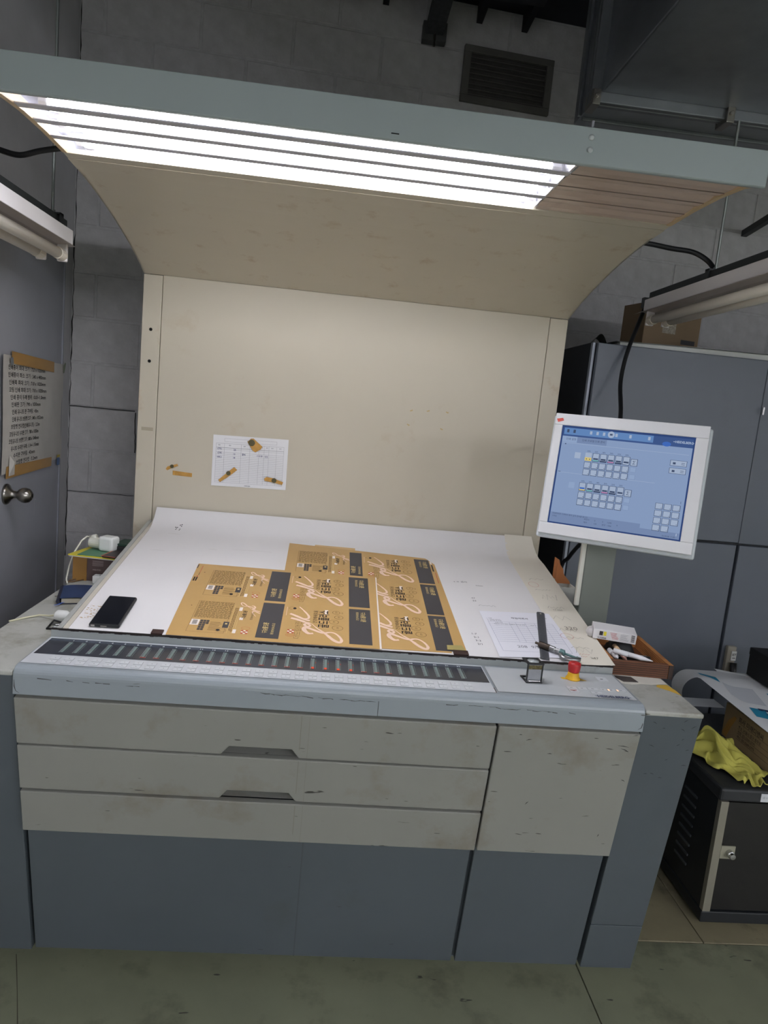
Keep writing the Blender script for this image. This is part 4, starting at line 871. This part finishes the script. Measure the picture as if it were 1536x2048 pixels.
MB().tube([(-.052, 0, .036), (-.03, .0, .044)], .009, 12).build('cable_plug', m_wpl2, ch, smooth=True)
tag(MB().tube([(-.199, .895, 1.032), (-.208, .885, 1.036), (-.222, .87, 1.022), (-.236, .845, .985), (-.243, .82, .94), (-.240, .79, .9025), (-.222, .75, .9)], .0028, 8).build('charging_cable', mat('cable_white', (222, 220, 206), .45), smooth=True), 'white charging cable hanging from the plug block to the wing', 'cable')
ps_ = thing('power_strip', 'small white power socket block beside the taped box', 'socket', (-.12, .795, .8968))
MB().box(-.03, .04, -.02, .012, 0, .028).build('socket_body', m_wpl, ps_, bevel=.003)
MB().lathe([(.003, 0), (.003, .0006)], 8, X=Matrix.Translation((-.008, -.005, .0282))).lathe([(.003, 0), (.003, .0006)], 8, X=Matrix.Translation((.006, -.004, .0282))).build('socket_holes', m_pk2, ps_)
tag(MB().tube([(-.235, .77, .8995), (-.215, .775, .8995), (-.19, .81, .8995), (-.2, .83, .8995), (-.23, .79, .8995)], .0025, 6).build('brown_cord', mat('cord_brown', (110, 82, 52), .6), smooth=True), 'brown loop of cord beside the taped box', 'cord')
c2 = thing('wall_charger', 'white plug charger lying at the front of the left wing', 'charger', X=xf((-.100, .365, .8968), (.97, -.22, 0), (.22, .97, 0)))
MB().lathe([(.011, -.012), (.017, -.006), (.0175, .018), (.014, .024), (.014, .04), (.009, .042)], 16, X=xf((0, 0, .0178), (0, 1, 0), (0, 0, 1), (1, 0, 0))).build('charger_body', m_wpl, c2, smooth=True)
MB().tube([(-.004, -.03, .004), (.012, -.034, .004), (.026, -.026, .004)], .0035, 8).build('plug_pins', mat('chrome_grey', (132, 132, 132)), c2)
tag(MB().tube([(-.113, .372, .914), (-.135, .385, .906), (-.17, .40, .901), (-.20, .37, .8995), (-.224, .335, .8995)], .0026, 8).build('charger_cord', mat('cord_cream', (206, 202, 172), .5), smooth=True), 'cream cord running from the wall charger over the wing edge', 'cord')
bkr = thing('cable_clip', 'small black metal cable clip beside the wall charger', 'clip', (-.098, .318, .8968))
MB().tube([(-.012, 0, .003), (-.01, -.022, .003), (.014, -.02, .003), (.02, .008, .012), (-.004, .012, .016), (-.012, 0, .003)], .003, 6).build('clip_wire', m_pk2, bkr, smooth=True)

# ================================================================== handwritten sign on the door
sg = thing('handwritten_sign', 'white poster with handwritten Korean size list taped on the door', 'sign', X=LTXT @ Matrix.Translation((0, 0, .0064)))
def wav(u, v): return .004+.0016*math.sin(u*7+v*2)+.0012*math.sin(u*13-v*4)+(.006*max(0, .08-u)/.08)
MB().grid(40, 18, lambda u, v: (-.865+u*.728+.006*math.sin(v*5)*(1-u), 1.225+v*.412, wav(u, v))).build('sheet', mat('poster_paper', (206, 202, 194), .7, var=.05, vscale=6, stain=((178, 170, 156), .3, 4)), sg, smooth=True)
lines = ['인쇄종이 최대 크기 : 720 x 1020mm', '인쇄종이 최소 크기 : 340 x 480mm', '인쇄폭 최대 크기 : 710 x 1020mm', '코팅 인쇄 최대 크기 : 710 x 1020mm', '인쇄 종이 두께 범위 : 0.03~1.0mm', '인쇄판 크기 : 790 x 1030mm', '인쇄 유니트 판 구부림 : 43m', '인쇄 유니트 브랑켓 크기 : 840 x 1052mm', '브랑켓 언더컷(인쇄유니트) : 2.3m', '코팅유니트 수지판 크기 : 780 x 1050m', '코팅유니트 브랑켓 크기 : 800 x 1048mm', '유니트 수지판 두께 : 1.14~1.15mm', '  수지판 구부림 : 43mm', '  브랑켓 언더컷 : 3.2mm']
wd = [.41, .42, .41, .42, .40, .33, .30, .36, .33, .33, .34, .32, .25, .25]
st = [-.80, -.80, -.79, -.79, -.775, -.765, -.76, -.76, -.77, -.785, -.79, -.77, -.745, -.715]
hw_ = MB()
for i, l in enumerate(lines):
    z = 1.590-i*.0262
    hw_.text(l, .0195, Matrix.Translation((st[i], z, .0155)), 0, offset=.012, width=wd[i])
hw_.v = [Vector((p.x, p.y, wav((p.x+.865)/.728, (p.y-1.225)/.412)+.0008)) for p in hw_.v]
hw_.build('handwriting', mat('marker_black', (36, 36, 36), .7), sg)
m_kt = mat('kraft_tape', (186, 142, 74), .35, var=.05); m_kt2 = mat('kraft_tape_door', (150, 124, 84), .35)
tpp = MB(); tpp.prism([(-.78, 1.652), (-.29, 1.640), (-.288, 1.597), (-.775, 1.610)], .009, .0095, XY); tpp.build('kraft_tape', m_kt, sg)
tpp = MB(); tpp.prism([(-.815, 1.250), (-.292, 1.243), (-.295, 1.205), (-.82, 1.207)], .009, .0095, XY); tpp.build('kraft_tape', m_kt, sg)
MB().prism([(-.152, 1.632), (-.128, 1.646), (-.118, 1.640), (-.14, 1.60), (-.152, 1.598)], .009, .0095, XY).build('green_tape', mat('tape_green', (124, 136, 106), .5), sg)
MB().rect(-.215, -.175, 1.20, 1.232, .009).build('blue_tape', mat('tape_blue', (74, 110, 164), .5), sg)
MB().rect(-.215, -.17, 1.234, 1.245, .009).build('yellow_tape', mat('tape_lemon', (200, 180, 70), .5), sg)
MB().prism([(-.80, 1.628), (-.775, 1.632), (-.768, 1.610), (-.79, 1.602)], .011, .012, XY).build('silver_tape', mat('tape_silver', (150, 154, 156), .35, .4), sg)
MB().add([(-.80, 1.215, .012), (-.74, 1.215, .011), (-.765, 1.262, .02), (-.79, 1.29, .010)], [(0,1,2,3)]).build('curled_corner', mat('poster_paper', (206, 202, 194)), sg)

# ================================================================== fluorescent fixtures
m_fx = mat('fixture_white', (236, 232, 231), .4, var=.02); m_fxd = mat('strut_dark', (72, 76, 76), .5, .4, var=.06); m_tub = mat('tube_glass_off', (226, 220, 208), .3, var=.02); m_rfl = mat('fixture_reflector', (186, 178, 174), .35, .3); m_rod = mat('threaded_rod', (170, 176, 172), .35, .9)
m_on = emis('room_tube_light', (246, 248, 255), ROOM_POWER)
def fixture(xc, y0, y1, z, rods, label, on=False, roofz=3.46, name='fluorescent_fixture'):
    """z = underside of the housing; y1 = end near the block wall"""
    t = thing(name, label, 'light fixture', (xc, (y0+y1)/2, z), world=True)
    MB().box(xc-.062, xc+.062, y0, y1, z, z+.043).build('housing', m_fx, t, bevel=.002)
    MB().box(xc-.02, xc+.02, y0, y1+.06, z+.043, z+.085).build('strut_channel', m_fxd, t, bevel=.002)
    MB().strip([(xc-.085, z-.012), (xc-.06, z+.0), (xc-.02, z-.004), (xc, z-.02), (xc+.02, z-.004), (xc+.06, z), (xc+.085, z-.012)], y0+.0, y1+.03, XZ).build('reflector', m_rfl, t)
    for s in (-1, 1):
        x = xc+s*.033
        tb = MB().tube([(x, y0+.035, z-.036), (x, y1-.04, z-.036)], .0168, 16).build(name.replace('fluorescent_fixture', 'tube_inner' if s > 0 else 'tube_outer') if on else 'tube', m_on if on else m_tub, t, smooth=True)
        for yy in (y0+.006, y1-.052):
            MB().tube([(x, yy, z-.036), (x, yy+.04, z-.036)], .0188, 16).build('tube_cap', mat('cap_cream', (224, 216, 202), .4), tb, smooth=False)
        for yy in (y0, y1-.014):
            MB().box(x-.016, x+.016, yy, yy+.012, z-.056, z+.0).build('lamp_holder', m_fx, t, bevel=.004)
    for y in rods:
        MB().tube([(xc, y, z+.085), (xc, y, roofz)], .005, 8).build('hanger_rod', m_rod, t)
        MB().box(xc-.03, xc+.03, y-.012, y+.012, z+.085, z+.09).box(xc-.03, xc-.026, y-.012, y+.012, z+.02, z+.09).box(xc+.026, xc+.03, y-.012, y+.012, z+.02, z+.09).build('hanger_bracket', m_fxd, t)
        MB().lathe([(.009, 0), (.009, .008)], 6, X=Matrix.Translation((xc, y, z+.09))).build('nut', m_rod, t)
    return t
fixture(-.316, -.34, .80, 1.997, (-.05, .79), 'unlit twin tube fluorescent fixture hanging along the door wall')
fr2 = fixture(1.868, -.06, 1.20, 2.06, (.80,), 'unlit twin tube fluorescent fixture hanging before the grey cabinet', roofz=2.626)
MB().box(1.83, 1.905, 1.26, 1.285, 2.085, 2.125).build('end_cap', m_fxd, fr2)
# lit rows of the hall behind the photographer
for x, y, wh in [(.75, -3.7, 'door_side'), (2.2, -3.7, 'middle'), (3.7, -3.7, 'right'), (5.1, -3.7, 'far_right'), (1.2, -6.4, 'rear_door_side'), (2.8, -6.4, 'rear_middle'), (4.4, -6.4, 'rear_right')]:
    t = fixture(x, y-.63, y+.63, 2.40, (y-.4, y+.4), 'lit twin tube fluorescent fixture hanging further back in the hall', True, name='fluorescent_fixture_%s_offscreen' % wh)
    t['group'] = 'lit fixtures in the hall'

# cables
def cable(name, pts, r, m, label):
    P = [Vector(p) for p in pts]; q = []
    for i in range(len(P)-1):
        p0, p1, p2, p3 = P[max(i-1, 0)], P[i], P[i+1], P[min(i+2, len(P)-1)]
        for k in range(5):
            t = k/5; q.append(.5*((2*p1)+(-p0+p2)*t+(2*p0-5*p1+4*p2-p3)*t*t+(-p0+3*p1-3*p2+p3)*t**3))
    q.append(P[-1]); return tag(MB().tube(q, r, 8).build(name, m, smooth=True), label, 'cable')
m_cab = mat('cable_black', (20, 21, 24), .45)
cable('power_cable', [(1.40, .97, 2.048), (1.43, .955, 2.14), (1.52, .92, 2.225), (1.63, .90, 2.236), (1.744, .89, 2.226), (1.82, .88, 2.219), (1.868, .86, 2.19), (1.885, .83, 2.15)], .0085, m_cab, 'black cable curving from behind the lamp hood to the right fixture')
cable('power_cable', [(-.09, .50, 2.194), (-.125, .50, 2.200), (-.175, .5, 2.195), (-.238, .5, 2.180), (-.291, .5, 2.163), (-.343, .5, 2.170), (-.42, .5, 2.19), (-.48, .5, 2.235)], .008, m_cab, 'black cable sagging from the lamp hood toward the door wall')
cable('monitor_cable', [(1.84, 1.27, 2.08), (1.80, 1.22, 2.0), (1.762, 1.17, 1.93), (1.735, 1.14, 1.85), (1.715, 1.10, 1.76), (1.69, 1.0, 1.66), (1.62, .80, 1.54), (1.555, .55, 1.46)], .0085, m_cab, 'black cable running from the fixture end down behind the monitor')
cable('floor_cable', [(1.56, .664, 1.30), (1.60, .80, 1.25), (1.615, .98, 1.16), (1.605, 1.10, 1.06), (1.59, 1.14, .97), (1.585, 1.15, .5), (1.60, 1.16, .015)], .008, m_cab, 'black cable dropping behind the small torn carton')

# ================================================================== grey cabinets on the right
m_cabn = mat('cabinet_grey', (96, 102, 112), .42, var=.05, vscale=3, stain=((86, 91, 100), .3, 3)); m_cabs = mat('cabinet_side_black', (30, 34, 40), .5)
gc = thing('electrical_cabinet', 'tall grey steel cabinet with black side and wide doors', 'cabinet', (2.2, 1.5, 0), world=True)
GX0 = 1.622
MB().box(GX0, 3.3, 1.225, 1.93, 0, 1.921).build('carcass', m_cabs, gc, bevel=.003)
MB().box(GX0+.0, GX0+.012, 1.203, 1.226, .02, 1.92).build('corner_post', mat('post_silver', (150, 156, 166), .4, .3), gc, bevel=.002)
def cdoor(x0, x1, z0, z1): return MB().box(x0, x1, 1.20, 1.226, z0, z1).build('door', m_cabn, gc, bevel=.003)
dA = cdoor(GX0+.016, 2.352, 1.163, 1.918); dB = cdoor(2.364, 3.295, 1.158, 1.918); dC = cdoor(GX0+.016, 2.358, .05, 1.150); dD = cdoor(2.372, 3.295, .05, 1.150)
dA.location.y -= .018
hd = MB().box(2.385, 2.425, 1.178, 1.20, .50, .712).build('lock_handle', mat('handle_beige', (158, 152, 138), .45), dD, bevel=.004)
MB().box(2.402, 2.424, 1.1725, 1.178, .652, .694).build('name_label', mat('label_white', (222, 222, 218), .6), hd, bevel=.0008)
MB().text('IST', .014, xf((2.4045, 1.1718, .674), (1, 0, 0), (0, 0, 1)), 0, offset=.03).rect(2.406, 2.42, .662, .665, 0, 0, X=xf((0, 1.1718, 0), (1, 0, 0), (0, 0, 1))).build('name', m_bk, hd)
MB().tube([(2.412, 1.165, .645), (2.411, 1.155, .60), (2.405, 1.155, .55), (2.400, 1.165, .50)], [.013, .014, .013, .010], 10).build('swing_lever', m_pk2, hd, smooth=True)
MB().box(2.345, 2.352, 1.176, 1.183, 1.70, 1.73).build('hinge_pin', m_ms, dA)
# things on top of the cabinet
cbx = thing('cardboard_box', 'brown cardboard box with tape on top of the grey cabinet', 'box', X=xf((1.918, 1.43, 1.9218), (.999, .045, 0), (-.42, .907, 0), (0, 0, 1)))
MB().box(0, .295, 0, .16, 0, .22).build('carton', mat('cardboard_brown', (140, 118, 92), .75, var=.06), cbx, bevel=.002)
MB().rect(.095, .165, .10, .16, .0008, X=xf((0, -.0004, 0), (1, 0, 0), (0, 0, 1))).build('clear_tape', mat('tape_shiny', (170, 160, 146), .2, var=.4, vscale=120), cbx)
MB().rect(.20, .275, .062, .082, .0008, X=xf((0, -.0004, 0), (1, 0, 0), (0, 0, 1))).build('printed_label', mat('label_dark', (60, 58, 62), .6), cbx)
shs = thing('sheet_stack', 'thin pale sheets lying along the front edge of the cabinet top', 'sheet', (1.735, 1.21, 1.9215))
MB().prism([(0, 0), (1.2, .0), (1.2, .034), (.9, .030), (.6, .020), (.3, .017), (.06, .015), (0, .010)], 0, .18, XZ).build('stack', mat('sheet_grey', (206, 208, 204), .5, var=.05), shs)
MB().prism([(-.02, .0105), (.3, .0175), (.6, .0205), (.9, .0305), (1.2, .0345), (1.2, .0375), (.9, .0335), (.6, .0235), (.3, .0205), (-.02, .013)], -.012, .15, XZ).build('top_sheet', mat('sheet_dark', (96, 98, 96), .5), shs)
tag(MB().grid(14, 4, lambda u, v: (1.628+.062*u+.02*v, 1.215+.11*v, 1.923+.034*math.sin(math.pi*min(1, u*1.15))*(1-.25*v))).build('curled_strip', mat('strip_dark', (56, 58, 56), .5), smooth=True), 'curled dark rubber strip on the cabinet corner', 'strip')

# ================================================================== black glass door cabinet and its load
m_bc = mat('cabinet_black', (30, 33, 36), .5, var=.12, vscale=8); m_bt = mat('cabinet_top_black', (42, 44, 46), .6, var=.15, vscale=10)
bc = thing('black_cabinet', 'low black steel cabinet with glass door and louvred side', 'cabinet', (2.25, .68, 0), world=True)
MB().box(1.95, 2.62, .41, .97, .045, .448).build('carcass', m_bc, bc, bevel=.002)
MB().box(1.94, 2.63, .385, .98, .448, .492).build('top_plate', m_bt, bc, bevel=.008)
MB().box(1.945, 2.625, .388, .975, .02, .06).build('base_plate', m_bc, bc, bevel=.004)
dd = MB().box(1.973, 2.60, .392, .405, .066, .444).build('glass_door', mat('smoked_glass', (22, 20, 20), .08, 0, spec=.6), bc)
MB().box(1.948, 1.974, .388, .408, .06, .446).build('door_stile', mat('stile_aluminium', (150, 146, 132), .4, .4, var=.05), dd, bevel=.001)
MB().box(1.974, 2.022, .387, .392, .250, .294).build('lock_plate', mat('plate_beige', (148, 146, 128), .5), dd, bevel=.001)
MB().lathe([(.012, 0), (.012, .014), (.009, .016), (.009, .024), (.002, .025)], 16, X=xf((2.002, .387, .272), (1, 0, 0), (0, 0, 1), (0, -1, 0))).build('lock_cylinder', mat('chrome', (200, 200, 200), .15, 1.), dd)
MB().box(2.073, 2.16, .3835, .3855, .455, .482).build('asset_label', mat('label_white2', (214, 216, 220), .5), bc)
al = MB(); AXF = xf((0, .3832, 0), (1, 0, 0), (0, 0, 1))
for i in range(4): al.rect(2.105+i*.006, 2.109+i*.006, .458, .479, 0, X=AXF)
al.text('LS', .008, AXF @ Matrix.Translation((2.079, .467, 0)), 0); al.text('12', .006, AXF @ Matrix.Translation((2.09, .467, 0)), 0); al.build('label_print', m_bk, bc)
for col in range(2):
    for i in range(8):
        MB().box(1.946, 1.951, .52+col*.16, .60+col*.16, .13+i*.035, .138+i*.035).build('louvre', mat('louvre_grey', (84, 88, 94), .35, .3), bc)
for x in (1.99, 2.58):
    for y in (.44, .93): MB().lathe([(.018, 0), (.018, .02)], 12, X=Matrix.Translation((x, y, 0))).build('foot', m_pk2, bc)
# yellow cloth
pathc = [(2.045, .725), (2.025, .66), (2.02, .60), (2.045, .53), (2.065, .47), (2.055, .41)]
def cl(u, v):
    k = u*(len(pathc)-1); i = min(int(k), len(pathc)-2); f = k-i
    cx = pathc[i][0]*(1-f)+pathc[i+1][0]*f; cy = pathc[i][1]*(1-f)+pathc[i+1][1]*f
    w = [.05, .125, .155, .15, .10, .085][i]*(1-f)+[.05, .125, .155, .15, .10, .085][i+1]*f
    s = (v-.5)*2
    x = cx+s*w*.62+.014*math.sin(u*14+v*5); y = cy-s*.018+.010*math.sin(v*12+u*9)
    bulk = math.exp(-((u-.38)/.26)**2)*(1-s*s*.85)
    f1 = abs(math.sin(v*8+u*10+1.3*math.sin(u*7)))**1.5; f2 = abs(math.sin(u*19-v*11+2*math.sin(v*6)))**2; f3 = abs(math.sin(u*9+v*17))**3
    z = .4945+.040*bulk+(.010+.020*bulk)*f1*(1-abs(s)**6*.7)+(.005+.014*bulk)*f2+.007*f3
    x += .010*math.sin(v*21+u*4)*bulk; y += .008*math.sin(u*31+v*8)
    return (x, y, z)
yc = tag(MB().grid(110, 70, cl).build('cleaning_cloth', mat('cloth_yellow', (190, 184, 88), .85, var=.08, vscale=14, bump=.2, bscale=160), smooth=True), 'crumpled yellow cleaning cloth on the black cabinet', 'cloth')
so = yc.modifiers.new('solid', 'SOLIDIFY'); so.thickness = .0025; so.offset = 1
# carton, curling printed sheets, black box
kb = thing('printed_carton', 'brown carton with black Korean shipping print on the black cabinet', 'box', (2.165, .65, .4922))
MB().box(0, .33, -.26, .135, 0, .128).build('carton', mat('carton_brown', (150, 128, 92), .75, var=.06), kb, bevel=.002)
KX = xf((-.0006, 0, 0), (0, -1, 0), (0, 0, 1))
MB().poly([(-.128, .012), (-.112, .004), (-.06, .05), (-.05, .098), (-.085, .10), (-.10, .07)], X=KX) if False else None
MB().prism([(-.13, .014), (-.105, .004), (-.085, .05), (-.058, .098), (-.072, .10), (-.105, .07)], 0, .0006, XY, X=KX).build('amber_tape', mat('tape_amber3', (170, 124, 52), .35), kb)
kp = MB(); KP = KX @ Matrix.Translation((0, 0, .0006))
kp.text('회사 미래디앤씨', .022, KP @ Matrix.Translation((-.045, .093, 0)), 0, offset=.015)
for i, s in enumerate(['주소  서울시 중구 충무로', '전화  02-2266-2775', '팩스  02-2269-2775']): kp.text(s, .013, KP @ Matrix.Translation((-.04, .070-i*.018, 0)), 0, offset=.01)
for z in (.089, .067, .049, .030): kp.rect(-.045, .26, z-.0005, z+.0006, 0, X=KP)
kp.rect(-.010, -.009, .03, .089, 0, X=KP); kp.build('carton_print', mat('stamp_dark', (62, 52, 40), .8), kb)
cs = thing('printed_sheet', 'white printed sheets with blue blocks curling over the brown carton', 'printed sheet', (2.2, .75, .62))
ARM, ARC, TOPL = .12, math.pi*.056, .42     # lower arm, curl and top of the sheet, by arc length
def cpt(u, v, lift=0.):
    q = u*(ARM+ARC+TOPL)
    if q < ARM: x, z, yn, sg_ = 2.15-q, .604, .765, -1
    elif q < ARM+ARC:
        a_ = -math.pi/2-(q-ARM)/.056; x, z, yn, sg_ = 2.03+.056*math.cos(a_), .660+.056*math.sin(a_), .765, 0
    else:
        x, z, sg_ = 2.03+(q-ARM-ARC), .716, 1
        d = x-2.03; yn = .765-2.8*d if d < .1 else .485-.35*(d-.1)
    yf = .845
    y = yn+(yf-yn)*v
    if sg_ == 1: z = max(.6235, z-.26*max(0, .765-y)-.03*max(0, x-2.2))
    return (x-2.2, y-.75, z-.62+lift)
sh0 = MB().grid(72, 14, lambda u, v: cpt(u, v)).build('lower_sheet', mat('sheet_white', (224, 226, 230), .6), cs, smooth=True)
m_teal = mat('print_teal', (44, 138, 172), .5); m_ltg = mat('print_lightgrey', (196, 200, 208), .6); m_navy = mat('print_navy', (48, 54, 90), .6)
pt = MB()
def patch(u0, u1, v0, v1, mi, skew=0.): MB().grid(6, 2, lambda a, b: cpt(u0+(u1-u0)*a+skew*b, v0+(v1-v0)*b, .0009)).build('printed_block', [m_teal, m_ltg, m_navy][mi], sh0)
for u0, v0 in [(.44, .62), (.56, .22), (.72, .50), (.80, .10)]: patch(u0, u0+.07, v0, v0+.13, 0)
patch(.52, .66, .42, .66, 1); patch(.60, .72, .33, .36, 2); patch(.62, .68, .28, .30, 2)
us = MB().grid(16, 8, lambda u, v: (-.06+u*.42+.05*(1-v), -.10+v*.21-.16*u, .100-.03*u-.05*(1-v)+.004*math.sin(u*5))).build('upper_sheet', mat('sheet_white', (224, 226, 230)), cs, smooth=True)
pt = MB()
P2 = lambda u0, u1, v0, v1, mi: pt.grid(4, 2, lambda a, b: (lambda u, v: (-.06+u*.42+.05*(1-v), -.10+v*.21-.16*u, .1012-.03*u-.05*(1-v)+.004*math.sin(u*5)))(u0+(u1-u0)*a+.06*(1-b), v0+(v1-v0)*b), mi)
P2(.12, .7, .62, .92, 0); P2(.25, .5, .40, .46, 1); P2(.3, .42, .30, .34, 1)
UX = xf((.03, .045, .094), (.95, -.3, -.06), (.25, .95, .2)); pt.text('CuCu', .022, UX, 2, offset=.02); pt.text('Ucera', .045, xf((.02, .0, .0835), (.85, -.5, -.14), (.45, .85, .2)), 1)
pt.build('print', [m_teal, m_navy, m_wh], us)
kbx = thing('black_box', 'small matt black box standing on the printed sheets', 'box', (2.335, .73, .718)); MB().box(-.085, .12, -.06, .10, 0, .105).build('box_body', mat('box_black', (20, 18, 18), .6), kbx, bevel=.003)
MB().box(-.0865, .1215, -.0615, .1015, .078, .1065).build('box_lid', mat('box_black', (20, 18, 18)), kbx, bevel=.003)
tag(MB().prism([(1.985, .60), (2.15, .66), (2.16, .76), (2.03, .90), (1.99, .86)], 0, .001, XY).build('magazine_page', mat('page_printed', (176, 172, 182), .5, var=.5, vscale=60, stretch=(1, 5, 1)), X=Matrix.Translation((0, 0, .4922))), 'printed magazine page lying behind the yellow cloth', 'paper')
tag(MB().prism([(2.0, .80), (2.16, .79), (2.16, .97), (2.0, .97)], 0, .002, XY).build('rubber_mat', mat('mat_grey', (70, 72, 76), .7), X=Matrix.Translation((0, 0, .4934))), 'dark grey rubber mat at the back of the black cabinet', 'mat')
for o in C.objects:
    if '_w' in o: del o['_w']
